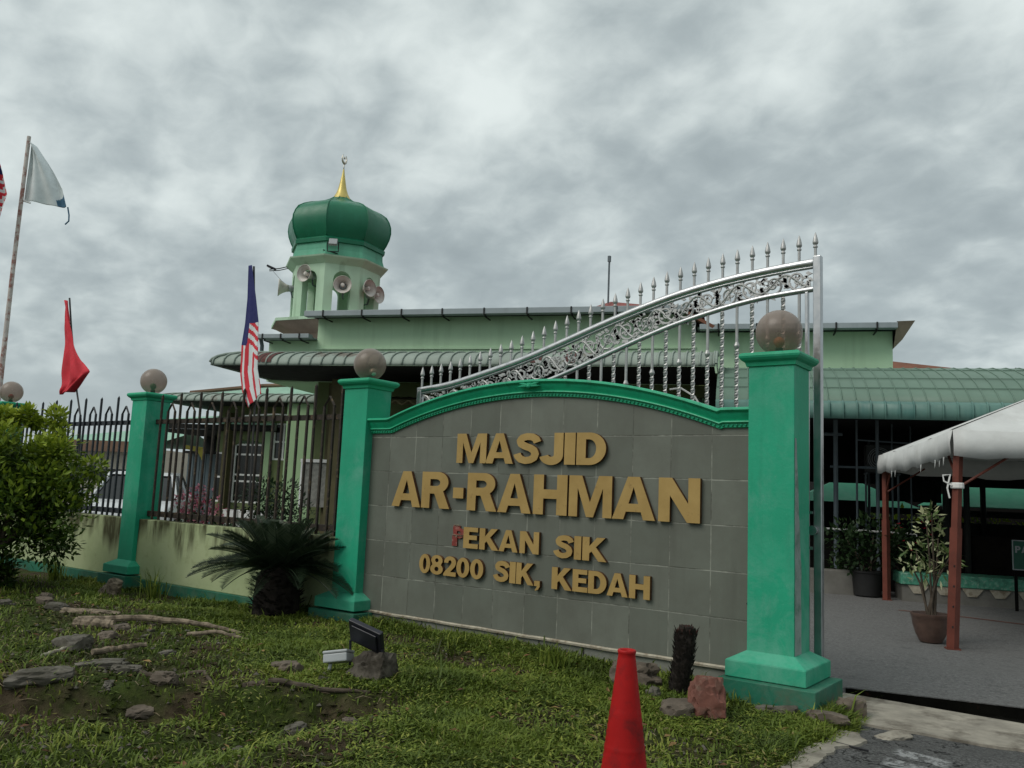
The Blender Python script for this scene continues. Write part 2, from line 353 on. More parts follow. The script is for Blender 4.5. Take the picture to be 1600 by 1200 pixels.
MT_WHITEC = M('white_cloth', (0.62, 0.67, 0.68), 0.8, 0.1, 5, 0.2, 40)
MT_BLUEC = M('blue_cloth', (0.018, 0.022, 0.115), 0.8, 0.15, 5, 0.2, 40)
MT_NAVY = M('faded_blue_cloth', (0.05, 0.125, 0.20), 0.8, 0.15, 5, 0.2, 40)
MT_POLEW = M('pole_white_rusty', (0.52, 0.47, 0.44), 0.6, 0.15, 4, 0.1, 40, dirt=((0.24, 0.07, 0.05), 0.48, 0.6, 5, 0.85))
MT_STICK = M('dark_stick', (0.05, 0.05, 0.05), 0.7, 0.2, 5, 0.1, 40)
MT_CANVAS = M('white_canvas', (0.52, 0.53, 0.52), 0.8, 0.10, 3, 0.7, 9, dirt=((0.38, 0.38, 0.36), 0.54, 0.72, 2.5, 0.55), streak=((0.40, 0.41, 0.40), 0.55, 0.75, 5, 0.4))
MT_REDLEG = M('red_brown_leg', (0.135, 0.036, 0.023), 0.6, 0.18, 6, 0.2, 40, dirt=((0.09, 0.03, 0.02), 0.56, 0.7, 14, 0.6))
MT_GCANV = M('green_canvas', (0.03, 0.20, 0.12), 0.7, 0.1, 2, 0.05, 20)
MT_PIPE = M('pipe_blue_grey', (0.10, 0.125, 0.14), 0.5, 0.15, 5, 0.05, 30)
MT_INSHADE = M('interior_shade', (0.008, 0.010, 0.009), 0.9, 0.2, 2, 0.05, 30)  # near-black: the shade of deep interiors is put into the wall colour
MT_WOODSHADE = M('dark_wood_shade', (0.005, 0.0045, 0.004), 0.95, 0.3, 4, 0.1, 30, spec=0.1)  # dark wood and potting soil; in the hall it paints interior shade
MT_MARBLE = M('green_marble_band', (0.06, 0.24, 0.16), 0.5, 0.45, 14, 0.05, 30, dirt=((0.22, 0.36, 0.28), 0.52, 0.62, 20, 0.7))
MT_GREYC = M('grey_concrete', (0.15, 0.145, 0.13), 0.9, 0.2, 3, 0.3, 40, dirt=((0.11, 0.11, 0.09), 0.5, 0.7, 5, 0.6))
MT_AC = M('ac_grey', (0.035, 0.04, 0.038), 0.6, 0.1, 3, 0.03, 30)
MT_HORN = M('speaker_horn', (0.58, 0.55, 0.51), 0.6, 0.1, 3, 0.03, 30, dirt=((0.25, 0.2, 0.17), 0.5, 0.7, 6, 0.5))
MT_GREYP = M('grey_plastic', (0.32, 0.34, 0.35), 0.5, 0.08, 6, 0.03, 30)
MT_BLACKP = M('black_plastic', (0.012, 0.013, 0.020), 0.4, 0.15, 6, 0.03, 30)
MT_CONE = M('cone_red', (0.34, 0.010, 0.010), 0.5, 0.12, 6, 0.06, 60, dirt=((0.13, 0.012, 0.012), 0.50, 0.66, 9, 0.75), streak=((0.36, 0.07, 0.06), 0.60, 0.72, 16, 0.5), spec=0.15)
MT_CARW = M('car_white', (0.52, 0.54, 0.55), 0.25, 0.03, 3, 0, spec=0.5)
MT_RUBBER = M('rubber', (0.015, 0.015, 0.015), 0.85, 0.2, 5, 0.1, 40)
MT_LIGHT = M('lamp_lens', (0.6, 0.6, 0.6), 0.15, 0.05, 3, 0)
MT_ROCK = M('rock_brown', (0.115, 0.093, 0.072), 0.9, 0.35, 7, 0.6, 25, dirt=((0.08, 0.065, 0.05), 0.48, 0.66, 8, 0.7))
MT_ROCKR = M('rock_red', (0.13, 0.052, 0.038), 0.85, 0.35, 8, 0.6, 25, dirt=((0.19, 0.125, 0.095), 0.52, 0.66, 9, 0.7))
MT_ROCKG = M('rock_grey', (0.105, 0.096, 0.080), 0.92, 0.4, 9, 0.8, 25, dirt=((0.045, 0.042, 0.028), 0.46, 0.62, 7, 0.85))
MT_WOOD = M('dead_wood', (0.20, 0.16, 0.115), 0.9, 0.4, 14, 0.7, 30, dirt=((0.055, 0.042, 0.028), 0.46, 0.62, 16, 0.85))
MT_FIBRE = M('palm_fibre', (0.016, 0.012, 0.009), 0.95, 0.5, 20, 0.9, 60)
MT_FIBRER = M('palm_fibre_red', (0.05, 0.020, 0.015), 0.95, 0.5, 25, 0.9, 60)
MT_BARK = M('bark', (0.07, 0.055, 0.04), 0.95, 0.4, 12, 0.8, 40)
MT_CERAM = M('brown_ceramic', (0.095, 0.058, 0.045), 0.4, 0.3, 8, 0.2, 40, spec=0.5)
MT_LIME = M('lime_plastic', (0.24, 0.46, 0.06), 0.45, 0.1, 5, 0.03, 40)
MT_BPOT = M('black_pot', (0.015, 0.015, 0.015), 0.6, 0.2, 5, 0.05, 40)
MT_OPOT = M('orange_plastic', (0.42, 0.065, 0.03), 0.5, 0.2, 5, 0.05, 40)
MT_SIGNG = M('board_green', (0.012, 0.085, 0.055), 0.5, 0.15, 5, 0.05, 30)
MT_CABLE = M('cable_black', (0.02, 0.02, 0.022), 0.6, 0.1, 5, 0)
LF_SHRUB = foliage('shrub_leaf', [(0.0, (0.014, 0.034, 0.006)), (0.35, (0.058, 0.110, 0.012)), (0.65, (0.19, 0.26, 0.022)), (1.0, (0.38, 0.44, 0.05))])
LF_CYCAD = foliage('cycad_leaf', [(0.0, (0.008, 0.016, 0.008)), (0.6, (0.020, 0.036, 0.018)), (1.0, (0.085, 0.105, 0.065))], 0.4, 0.1)
LF_DARK = foliage('dark_leaf', [(0.0, (0.009, 0.022, 0.008)), (0.6, (0.022, 0.052, 0.015)), (1.0, (0.085, 0.14, 0.042))])
LF_PALE = foliage('variegated_leaf', [(0.0, (0.03, 0.06, 0.02)), (0.4, (0.09, 0.15, 0.04)), (0.7, (0.42, 0.45, 0.24)), (1.0, (0.55, 0.56, 0.36))])
LF_PINK = foliage('pink_bract', [(0.0, (0.10, 0.05, 0.05)), (0.5, (0.50, 0.13, 0.20)), (1.0, (0.62, 0.28, 0.33))])
LF_REDF = foliage('red_petal', [(0.0, (0.35, 0.01, 0.03)), (1.0, (0.62, 0.03, 0.07))])
LF_GRASS = foliage('grass_blade', [(0.0, (0.034, 0.040, 0.009)), (0.3, (0.074, 0.115, 0.016)), (0.65, (0.155, 0.210, 0.030)), (0.9, (0.27, 0.30, 0.055)), (1.0, (0.26, 0.21, 0.09))], 0.6, 0.3)

LF_STRAW = foliage('straw', [(0.0, (0.07, 0.05, 0.03)), (0.5, (0.17, 0.13, 0.08)), (1.0, (0.30, 0.25, 0.16))], 0.8, 0.1)
LF_DEAD = foliage('dead_leaf', [(0.0, (0.06, 0.028, 0.014)), (0.5, (0.15, 0.075, 0.035)), (1.0, (0.30, 0.20, 0.08))], 0.8, 0.15)
def globe_glass():
    t = NT('smoked_globe'); t.done((0.31, 0.26, 0.225), 0.28, 0, 0.4)
    tr = t.n.new('ShaderNodeBsdfTransparent'); tr.inputs[0].default_value = (0.72, 0.62, 0.56, 1)
    lw = t.n.new('ShaderNodeLayerWeight'); lw.inputs[0].default_value = 0.35
    f = t.math('ADD', t.math('MULTIPLY', lw.outputs['Facing'], 0.35), 0.42, True)
    mx = t.n.new('ShaderNodeMixShader'); t.l.new(f, mx.inputs[0]); t.l.new(tr.outputs[0], mx.inputs[1]); t.l.new(t.b.outputs[0], mx.inputs[2]); t.l.new(mx.outputs[0], t.out.inputs[0])
    return t.mat
MT_GLOBE = globe_glass()
MT_BULBO = M('bulb_amber', (0.55, 0.24, 0.07), 0.3, 0.05, 4, 0)
MT_BULBG = M('bulb_green', (0.04, 0.25, 0.12), 0.3, 0.05, 4, 0)
MT_BULBR = M('bulb_red', (0.40, 0.03, 0.02), 0.3, 0.05, 4, 0)

def soil_material():
    t = NT('soil_and_turf')
    a = t.mix(t.rng(t.noise(9, 6, 0.65), 0.3, 0.7), (0.020, 0.016, 0.009), (0.088, 0.068, 0.042))
    b = t.mix(t.rng(t.noise(25, 5, 0.65), 0.3, 0.7), (0.022, 0.036, 0.008), (0.058, 0.080, 0.018))
    c = t.mix(t.rng(t.noise(1.5, 5, 0.6), 0.42, 0.58), a, b)
    c = t.mix(t.rng(t.noise(60, 3, 0.7, off=(2, 2, 2)), 0.64, 0.72, 0, 0.6), c, (0.16, 0.14, 0.11))
    t.bump(t.noise(35, 6, 0.7), 0.9, 0.03); return t.done(c, 0.95, 0, 0.1)
MT_SOIL = soil_material()
def asphalt(name, c0, c1, patch):
    t = NT(name)
    c = t.mix(t.rng(t.noise(42, 6, 0.82), 0.36, 0.66), c0, c1)
    c = t.mix(t.rng(t.noise(0.8, 5, 0.6), 0.4, 0.65, 0, 0.6), c, patch)
    c = t.mix(t.rng(t.noise(6, 5, 0.7, off=(4, 4, 4)), 0.55, 0.7, 0, 0.35), c, mul(c0, 0.6))
    t.bump(t.noise(70, 5, 0.75), 1.0, 0.02); return t.done(c, 0.92, 0, 0.2)
MT_YARD = asphalt('courtyard_asphalt', (0.095, 0.095, 0.093), (0.26, 0.26, 0.255), (0.175, 0.175, 0.17))
def road_material():
    t = NT('road_asphalt'); X, Y, Z = t.xyz(); c0, c1, patch = (0.034, 0.036, 0.036), (0.25, 0.25, 0.245), (0.085, 0.086, 0.084)
    c = t.mix(t.rng(t.noise(60, 6, 0.8), 0.38, 0.66), c0, c1)
    c = t.mix(t.rng(t.noise(0.9, 5, 0.6), 0.4, 0.65, 0, 0.6), c, patch)
    ck = t.math('ABSOLUTE', t.math('SUBTRACT', t.noise(1.6, 5, 0.62, off=(3, 1, 8)), 0.5)); c = t.mix(t.rng(ck, 0.010, 0.004, 0, 0.85), c, (0.012, 0.012, 0.012))
    # worn white paint: short cross bars beside the gateway
    inx = t.math('MULTIPLY', t.rng(X, 1.36, 1.40), t.rng(X, 1.68, 1.64)); bars = t.rng(t.math('FRACT', t.math('DIVIDE', t.math('ADD', t.math('ADD', Y, t.math('MULTIPLY', X, 0.25)), 10.0), 0.24)), 0.30, 0.36)
    iny = t.math('MULTIPLY', t.rng(Y, -1.75, -1.70), t.rng(Y, -.50, -.54))
    m = t.math('MULTIPLY', t.math('MULTIPLY', inx, bars), t.math('MULTIPLY', iny, t.rng(t.noise(26, 6, 0.75, off=(2, 3, 4)), 0.44, 0.54)))
    c = t.mix(t.math('MULTIPLY', m, 0.85), c, (0.42, 0.43, 0.43))
    t.bump(t.noise(60, 6, 0.8), 1.0, 0.02); return t.done(c, 0.95, 0, 0.15)
MT_ROAD = road_material()
MT_APRON = M('apron_concrete', (0.25, 0.23, 0.19), 0.9, 0.3, 5, 0.7, 30, dirt=((0.085, 0.072, 0.055), 0.48, 0.64, 4, 0.85))
MT_DRAIN = M('drain_mud', (0.006, 0.006, 0.005), 1.0, 0.4, 8, 0.6, 40, dirt=((0.05, 0.02, 0.014), 0.6, 0.7, 9, 0.6), spec=0.0)
MT_FIELD = M('field', (0.06, 0.08, 0.03), 0.95, 0.3, 0.5, 0.2, 10)

# ------------------------------------------------------------------ ground
def sm(a, b, x):
    t = max(0.0, min(1.0, (x - a) / (b - a))); return t * t * (3 - 2 * t)
def depth_h(x, y): return (x - CAM.x) * _fwd.x + (y - CAM.y) * _fwd.y
def edge_x(y): return 1.10 + 0.05 * mn.noise(Vector((y * 2.3, 3.3, 0))) + 0.03 * mn.noise(Vector((y * 7, 1.3, 0))) - 0.10 * sm(-0.9, -2.2, y) * 0.5
def bank(x, y):
    h = -0.115 - 0.055 * sm(-1.8, 0.5, x) - 0.055 * sm(0.25, 0.75, x) + 0.02 * sm(-2.0, -4.0, x) * sm(-1.5, 0, y)
    h += 0.030 * mn.fractal(Vector((x * 0.9, y * 0.9, 2.1)), 1.0, 2.0, 4) + 0.012 * mn.noise(Vector((x * 7, y * 7, 0.3)))
    h -= 0.085 * sm(-3.9, -4.7, x) * sm(-1.3, -.25, y)
    d = depth_h(x, y) + 0.22 * mn.noise(Vector((x * 1.6, y * 1.6, 5.0))) + 0.06 * mn.noise(Vector((x * 6, y * 6, 1.0)))
    m = sm(-0.9, -1.4, x)
    h -= m * (0.15 * sm(5.36, 5.20, d) - 0.035 * sm(5.1, 5.45, d) * sm(6.2, 5.6, d))
    h += 0.055 * (mn.fractal(Vector((x * 3.1, y * 3.1, 6.0)), 0.9, 2.1, 5)) * math.exp(-(((x + 2.6) / 1.6) ** 2 + ((y + 2.75) / .6) ** 2))
    h -= 0.05 * sm(5.0, 3.5, depth_h(x, y))
    if x > .1: h = max(h, h + (-.185 - h) * sm(.1, .5, x) if h < -.185 else h)
    ex = edge_x(y); h += (-0.26 - h) * sm(ex - 0.22, ex + 0.05, x)
    return h
def grid_mesh(name, xs, ys, hf, mat, kind='structure', smooth=True):
    nx, ny = len(xs), len(ys)
    me = bpy.data.meshes.new(name)
    vs = [(x, y, hf(x, y)) for y in ys for x in xs]
    fs = [(j * nx + i, j * nx + i + 1, (j + 1) * nx + i + 1, (j + 1) * nx + i) for j in range(ny - 1) for i in range(nx - 1)]
    me.from_pydata(vs, [], fs); me.materials.append(mat)
    if smooth: me.polygons.foreach_set('use_smooth', [True] * len(me.polygons))
    o = bpy.data.objects.new(name, me); COL.objects.link(o); return tag(o, kind=kind)
def lin(a, b, n): return [a + (b - a) * i / (n - 1) for i in range(n)]
g = MB(); g.box(-400, 400, -400, 400, -0.9, -0.34); o = g.build('ground', MT_FIELD); tag(o, kind='structure')
grid_mesh('grass_bank', lin(-15, -5.5, 120) + lin(-5.45, 1.25, 200), lin(-6.2, -3.75, 30) + lin(-3.72, 0.02, 120), bank, MT_SOIL)
# courtyard behind the fence line, with its front edge along the drain
g = MB(); pts = [(-60, 0.13), (0.62, 0.13), (0.68, 0.99), (1.9, 1.30), (4.5, 1.62), (40, 6.0), (40, 60), (-60, 60)]
g.add([(x, y, -0.20) for x, y in pts] + [(x, y, -0.335) for x, y in pts], [tuple(t) for t in tessellate_polygon([[Vector((x, y, 0)) for x, y in pts]])] + [(i, (i + 1) % 8, 8 + (i + 1) % 8, 8 + i) for i in range(8)])
tag(g.build('courtyard', MT_YARD), kind='structure')
g = MB(); pts = [(0.50, 0.131), (0.62, 0.131), (0.68, 0.99), (1.9, 1.30), (4.5, 1.62), (12, 2.7), (12, 0.7), (4, 0.55), (2, 0.66), (0.72, 0.70), (0.50, 0.60)]
g.add([(x, y, -0.285) for x, y in pts], [tuple(t) for t in tessellate_polygon([[Vector((x, y, 0)) for x, y in pts]])]); bk = [(0.684, 0.986), (1.9, 1.296), (4.5, 1.616), (12, 2.53)]
for a_, b_ in zip(bk[:-1], bk[1:]): g.add([(*a_, -0.284), (*b_, -0.284), (*b_, -0.207), (*a_, -0.207)], [(0, 1, 2, 3)])
tag(g.build('drain', MT_DRAIN, fix=False), kind='structure')
# concrete apron with a broken front edge, road beyond it
ap_top = [(0.66, 0.71)] + [(x, 0.72 - 0.04 * (x - 0.7) + 0.012 * mn.noise(Vector((x * 5, 0, 0)))) for x in lin(0.8, 7, 40)]
ap_bot = [(x, -0.02 - 0.085 * (x - 1.0) + 0.10 * mn.fractal(Vector((x * 2.2, 1, 4)), 1, 2, 4) + 0.10 * sm(1.6, 1.1, x) * -1) for x in lin(7, 0.86, 70)]
g = MB(); pts = ap_top + ap_bot + [(0.86, 0.30), (0.66, 0.30)]; k = len(pts)
g.add([(x, y, -0.190) for x, y in pts] + [(x, y, -0.33) for x, y in pts], [tuple(t) for t in tessellate_polygon([[Vector((x, y, 0)) for x, y in pts]])] + [(i, (i + 1) % k, k + (i + 1) % k, k + i) for i in range(k)])
tag(g.build('concrete_apron', MT_APRON), kind='structure')
def road_h(x, y): return -0.206 + 0.006 * mn.noise(Vector((x * 3, y * 3, 8.0))) - 0.10 * sm(0.25, 0.6, y)
grid_mesh('road', lin(0.55, 14, 120), lin(-14, 0.6, 130), road_h, MT_ROAD)

# ------------------------------------------------------------------ sign wall
SX0, SX1 = -3.56, 0.315
ARC_C, ARC_R, ARC_TOP = -1.60, 4.87, 2.133
def mould_z(x):
    if x < -3.27: return 1.833
    if x > 0.07: return 1.848
    return max(1.833, ARC_TOP - (ARC_R - math.sqrt(ARC_R ** 2 - (x - ARC_C) ** 2)))
sw = thing('sign_wall', 'grey tiled sign wall with gold lettering and a green arched moulding', 'sign wall', (-1.6, 0, 0))
dx = 1.6
xs_top = lin(SX0, SX1, 60)
poly = [(SX0 + dx, -0.02 + 0.018), (SX1 + dx, -0.002)] + [(x + dx, mould_z(x) - 0.13) for x in reversed(xs_top)]
g = MB(); g.prism(poly, 0.0, 0.15); g.build('tile_panel', MT_TILE, sw)
g = MB(); g.box(SX0 + dx, SX1 + dx, 0.004, 0.15, -0.32, -0.022); 
g.build('plinth', MT_PLINTH, sw)
g = MB(); p = [(x + dx, 0, -0.011 + 0.006 * mn.noise(Vector((x * 4, 2, 2)))) for x in lin(SX0, SX1, 50)]
g.sweep(p, [((0, -1, 0), (0, 0, 1))] * 50, [(-0.006, -0.011), (0.018, -0.011), (0.022, 0.004), (0.012, 0.013), (-0.006, 0.013)])
g.build('trim_strip', MT_TRIM, sw)
# grooves between plinth tiles are thin recess strips
g = MB()
for k in range(9): x = SX0 + 0.35 + k * 0.43; g.box(x + dx, x + dx + 0.006, -0.001, 0.003, -0.30, -0.024)
g.build('plinth_joint', MT_BLACK, sw)
mx_ = [x for x in lin(SX0, SX1, 90)] + [-3.27, 0.07]; mx_ = sorted(set(mx_))
g = MB(); g.prism([(0.315 + dx, 0.03), (0.262 + dx, 0.045), (0.255 + dx, 0.075), (0.292 + dx, 0.10), (0.290 + dx, 0.19), (0.298 + dx, 0.205), (0.284 + dx, 0.215), (0.287 + dx, 0.36), (0.279 + dx, 0.44), (0.272 + dx, 0.455), (0.292 + dx, 0.475), (0.315 + dx, 0.48)], -0.002, 0.003)
g.build('broken_edge', MT_BLACK, sw)
path, frames = [], []
for i, x in enumerate(mx_):
    e_ = 0.01; t_ = Vector((2 * e_, 0, mould_z(x + e_) - mould_z(x - e_))).normalized() if SX0 + e_ < x < SX1 - e_ else Vector((1, 0, 0))
    n_ = Vector((-t_.z, 0, t_.x)); s_ = 1 / max(0.7, n_.z)
    path.append((x + dx, 0, mould_z(x))); frames.append(((0, -1, 0), (0, 0, 1)))
prof = [(-0.16, 0), (0.075, 0), (0.088, -0.006), (0.090, -0.020), (0.080, -0.030), (0.066, -0.034), (0.062, -0.046), (0.052, -0.066), (0.040, -0.082), (0.034, -0.094), (0.044, -0.098), (0.046, -0.106), (0.036, -0.112), (0.022, -0.114), (0.020, -0.142), (0.012, -0.146), (-0.16, -0.146)]
g = MB(); g.sweep(path, frames, prof); mo = g.build('moulding', MT_MOULD, sw, smooth=True)
g = MB(); x = SX0 + 0.02
while x < SX1 - 0.01:
    z = mould_z(x) - 0.128; sl = (mould_z(x + .01) - mould_z(x - .01)) / .02
    g.lathe([(0.0, -0.010), (0.007, -0.006), (0.0095, 0.0), (0.007, 0.006), (0.0, 0.010)], 6, (x + dx, -0.026, z), axis=(1, 0, sl)); x += 0.034
g.build('bead_row', MT_CAP, mo, smooth='all')
g = MB()                                     # carved sprig at the crown of the arch
for a in (-150, -115, -90, -65, -30, 180, 0, 205, -25 + 360):
    q = R(a); L = 0.06 if abs(math.cos(q)) < 0.8 else 0.12
    d_ = Vector((math.cos(q), 0, -math.sin(q) * 0.6)); c_ = Vector((-1.63 + dx, -0.080, 2.075))
    g.tube([c_ + d_ * L * t for t in (0, .3, .6, 1)], [0.008, 0.015, 0.012, 0.002], 6)
g.lathe([(0, -.02), (.018, -.01), (.022, 0), (.018, .012), (0, .022)], 8, (-1.63 + dx, -0.086, 2.07), axis=(0, -1, 0))
g.build('carved_sprig', MT_CAP, mo, smooth='all')
# letters: outlines in a unit box (x 0..1 across, z 0..1 cap height)
def arc(cx, cz, rx, rz, a0, a1, n=14): return [(cx + rx * math.cos(R(a)), cz + rz * math.sin(R(a))) for a in lin(a0, a1, n)]
def stroke(pts, w):
    out_l, out_r = [], []
    for i, p in enumerate(pts):
        a = Vector(pts[max(i - 1, 0)]); b = Vector(pts[min(i + 1, len(pts) - 1)]); t = (b - a).normalized(); n = Vector((-t.y, t.x))
        ww = w[i] if isinstance(w, list) else w
        out_l.append((p[0] + n.x * ww / 2, p[1] + n.y * ww / 2)); out_r.append((p[0] - n.x * ww / 2, p[1] - n.y * ww / 2))
    return out_l + out_r[::-1]
def glyph(ch):
    """outer outline and holes, drawn at the letter's own proportions (x up to width wd)"""
    if ch == 'M': return 1.12, [(0, 0), (0, 1), (.34, 1), (.56, .36), (.78, 1), (1.12, 1), (1.12, 0), (.89, 0), (.89, .70), (.65, 0), (.47, 0), (.23, .70), (.23, 0)], []
    if ch == 'A': return 1.0, [(0, 0), (.36, 1), (.64, 1), (1, 0), (.73, 0), (.675, .18), (.325, .18), (.27, 0)], [[(.385, .37), (.615, .37), (.5, .76)]]
    if ch == 'I': return .26, [(0, 0), (0, 1), (.26, 1), (.26, 0)], []
    if ch == 'H': return .86, [(0, 0), (0, 1), (.26, 1), (.26, .63), (.60, .63), (.60, 1), (.86, 1), (.86, 0), (.60, 0), (.60, .40), (.26, .40), (.26, 0)], []
    if ch == 'N': return .86, [(0, 0), (0, 1), (.28, 1), (.62, .42), (.62, 1), (.86, 1), (.86, 0), (.60, 0), (.24, .60), (.24, 0)], []
    if ch == 'E': return .68, [(0, 0), (0, 1), (.66, 1), (.66, .79), (.26, .79), (.26, .62), (.62, .62), (.62, .41), (.26, .41), (.26, .22), (.68, .22), (.68, 0)], []
    if ch == 'K': return .90, [(0, 0), (0, 1), (.26, 1), (.26, .62), (.54, 1), (.84, 1), (.50, .59), (.90, 0), (.60, 0), (.34, .40), (.26, .31), (.26, 0)], []
    if ch == 'D': return .82, [(0, 0), (0, 1)] + arc(.36, .5, .46, .5, 90, -90, 22), [[(.26, .79)] + arc(.35, .5, .20, .29, 90, -90, 16) + [(.26, .21)]]
    if ch == 'R': return .88, [(0, 0), (0, 1)] + arc(.50, .715, .32, .285, 90, -58, 18) + [(.88, 0), (.58, 0), (.40, .40), (.26, .40), (.26, 0)], [[(.26, .80)] + arc(.44, .705, .13, .095, 90, -90, 12) + [(.26, .61)]]
    if ch == 'P': return .80, [(0, 0), (0, 1)] + arc(.48, .69, .32, .31, 90, -90, 18) + [(.26, .38), (.26, 0)], [[(.26, .80)] + arc(.42, .69, .13, .11, 90, -90, 12) + [(.26, .58)]]
    if ch == 'J':
        c = arc(.34, .30, .21, .19, 190, 360, 18) + [(.55, .5), (.55, 1.0)]
        return .68, stroke(c, .26), []
    if ch == 'S':
        c = [(.70, .70), (.66, .80), (.55, .875), (.40, .888), (.26, .85), (.19, .75), (.22, .645), (.34, .575), (.50, .515), (.60, .44), (.645, .33), (.61, .21), (.50, .135), (.36, .112), (.22, .15), (.135, .24), (.105, .33)]
        cc = []
        for i in range(len(c) - 1):
            for t in (0, .5): cc.append((c[i][0] + (c[i + 1][0] - c[i][0]) * t, c[i][1] + (c[i + 1][1] - c[i][1]) * t))
        cc.append(c[-1])
        return .78, stroke(cc, .225), []
    if ch == '0': return .66, arc(.33, .5, .33, .5, 90, -269, 30), [arc(.33, .5, .105, .31, 90, -269, 22)]
    if ch == '8': return .66, arc(.33, .735, .30, .265, 210, -30, 20) + arc(.33, .285, .33, .285, 48, -228, 24), [arc(.33, .735, .095, .105, 90, -269, 14), arc(.33, .285, .11, .12, 90, -269, 14)]
    if ch == '2': 
        return .66, [(.02, .66), (.03, .78)] + arc(.335, .70, .315, .30, 160, -20, 18) + [(.60, .50), (.48, .36), (.36, .21), (.66, .21), (.66, 0), (0, 0), (.01, .12), (.10, .25), (.28, .45), (.385, .60)] + arc(.33, .70, .085, .105, -20, 185, 12) + [(.24, .66)], []
    if ch == ',': return .24, [(0, 0), (0, .24), (.24, .24), (.24, -.02), (.17, -.16), (.04, -.22), (.04, -.14), (.10, -.09), (.12, 0)], []
    if ch == '-': return .38, [(0, 0), (0, 1), (.38, 1), (.38, 0)], []
rows = [([('M', -2.433, -2.095), ('A', -2.103, -1.802), ('S', -1.797, -1.524), ('J', -1.528, -1.29), ('I', -1.278, -1.172), ('D', -1.16, -0.883)], 1.412, 1.676),
 ([('A', -3.208, -2.844), ('R', -2.832, -2.491), ('-', -2.453, -2.334), ('R', -2.289, -1.957), ('A', -1.947, -1.595), ('H', -1.572, -1.237), ('M', -1.219, -0.818), ('A', -0.813, -0.439), ('N', -0.412, -0.073)], 0.995, 1.326),
 ([('E', -2.308, -2.142), ('K', -2.127, -1.917), ('A', -1.914, -1.714), ('N', -1.694, -1.498)], 0.664, 0.846),
 ([('S', -1.353, -1.163), ('I', -1.153, -1.087), ('K', -1.075, -0.852)], 0.652, 0.838),
 ([('0', -2.814, -2.681), ('8', -2.678, -2.529), ('2', -2.521, -2.376), ('0', -2.372, -2.226), ('0', -2.215, -2.07)], 0.405, 0.578),
 ([('S', -1.960, -1.792), ('I', -1.787, -1.724), ('K', -1.717, -1.537), (',', -1.531, -1.475)], 0.407, 0.584),
 ([('K', -1.359, -1.165), ('E', -1.158, -1.018), ('D', -1.012, -0.846), ('A', -0.842, -0.657), ('H', -0.646, -0.469)], 0.401, 0.576)]
for chars, z0, z1 in rows:
    for ch, xa, xb in chars:
        wd, outer, holes = glyph(ch); sx = (xb - xa) / wd; H = z1 - z0
        za, zb = z0, H
        if ch == '-': za, zb = 1.095, 0.095
        f_ = lambda L: [(xa + dx + p[0] * sx, za + p[1] * zb) for p in L]
        g = MB(); g.prism(f_(outer), -0.036, -0.004, 0, 1, [f_(h) for h in holes])
        g.build('letter', [MT_GOLD, MT_LSIDE], sw)
# the P of the third row has lost its gold face: rusty remains
g = MB(); wd, outer, holes = glyph('P'); f_ = lambda L: [(-2.456 + dx + p[0] * .141 / wd, 0.672 + p[1] * .182) for p in L]
g.prism(f_([(.0, .0), (.0, .46), (.06, .62), (.03, .82), (.06, 1.0), (.52, .98), (.50, .88), (.72, .82), (.80, .66), (.74, .46), (.5, .37), (.33, .40), (.34, .0)]), -0.014, -0.003, 0, 1, [f_([(.30, .74), (.52, .72), (.54, .60), (.30, .60)])])
pl = g.build('letter', [MT_RUST, MT_LSIDE], sw); pl['label'] = 'broken rusty letter P without its gold face'
g = MB()
for q in ((.12, 1.0, .35, .04), (.05, .52, .7, .03), (.28, .42, .05, .12)): 
    a_, b_ = f_([(q[0], q[1]), (q[0] + q[2], q[1] + q[3])]); g.box(a_[0], b_[0], -0.022, -0.0145, a_[1], b_[1])
g.build('letter_fragment', MT_WOOD, pl)

# ------------------------------------------------------------------ gate pillars and globe lamps
PW = 0.33
def pillar(x0, label, cap_e=0.055, low=False, group='green pillars along the frontage'):
    t = thing('gate_pillar', label, 'pillar', (x0 + PW / 2, 0.065, 0), group=group); h = PW / 2
    fr = lambda e: (-h - e, h + e, -h - e, h + e)
    g = MB(); g.box(-h, h, -h, h, 0.14, 2.145); g.build('shaft', MT_PILLAR, t, bevel=0.006)
    g = MB(); pr = [(0, 2.13), (0.012, 2.135), (0.016, 2.15), (0.020, 2.162), (0.040, 2.176), (0.052, 2.192), (0.056, 2.206), (0.050, 2.222), (0.036, 2.230)]
    for (e0, z0), (e1, z1) in zip(pr[:-1], pr[1:]): 
        a, b = fr(e0), fr(e1)
        vs = [(a[0], a[2], z0), (a[1], a[2], z0), (a[1], a[3], z0), (a[0], a[3], z0), (b[0], b[2], z1), (b[1], b[2], z1), (b[1], b[3], z1), (b[0], b[3], z1)]
        g.add(vs, [(0, 1, 5, 4), (1, 2, 6, 5), (2, 3, 7, 6), (3, 0, 4, 7)])
    b = fr(pr[-1][0]); g.add([(b[0], b[2], 2.23), (b[1], b[2], 2.23), (b[1], b[3], 2.23), (b[0], b[3], 2.23)], [(0, 1, 2, 3)])
    g.build('cap', MT_CAP, t, smooth=True)
    e = 0.112
    g = MB(); g.frustum(fr(e), fr(0.002), 0.088, 0.150); g.box(*fr(e), -0.004 if not low else -0.02, 0.088); g.build('base', MT_BASE, t, bevel=0.005)
    e2 = 0.172; g = MB()
    if low: g.box(-h - e2 + 0.03, h + e2 + 0.02, -h - e2, h + e2 - 0.06, -0.36, -0.024)
    else: g.box(*fr(0.15), -0.34, -0.022)
    g.build('plinth', MT_DKGREEN, t, bevel=0.006)
    return t
pr_ = pillar(0.315, 'tall green pillar at the open gate, rightmost of the green pillars', low=True)
g = MB(); zs_ = lin(0.152, 1.62, 40); vs = []
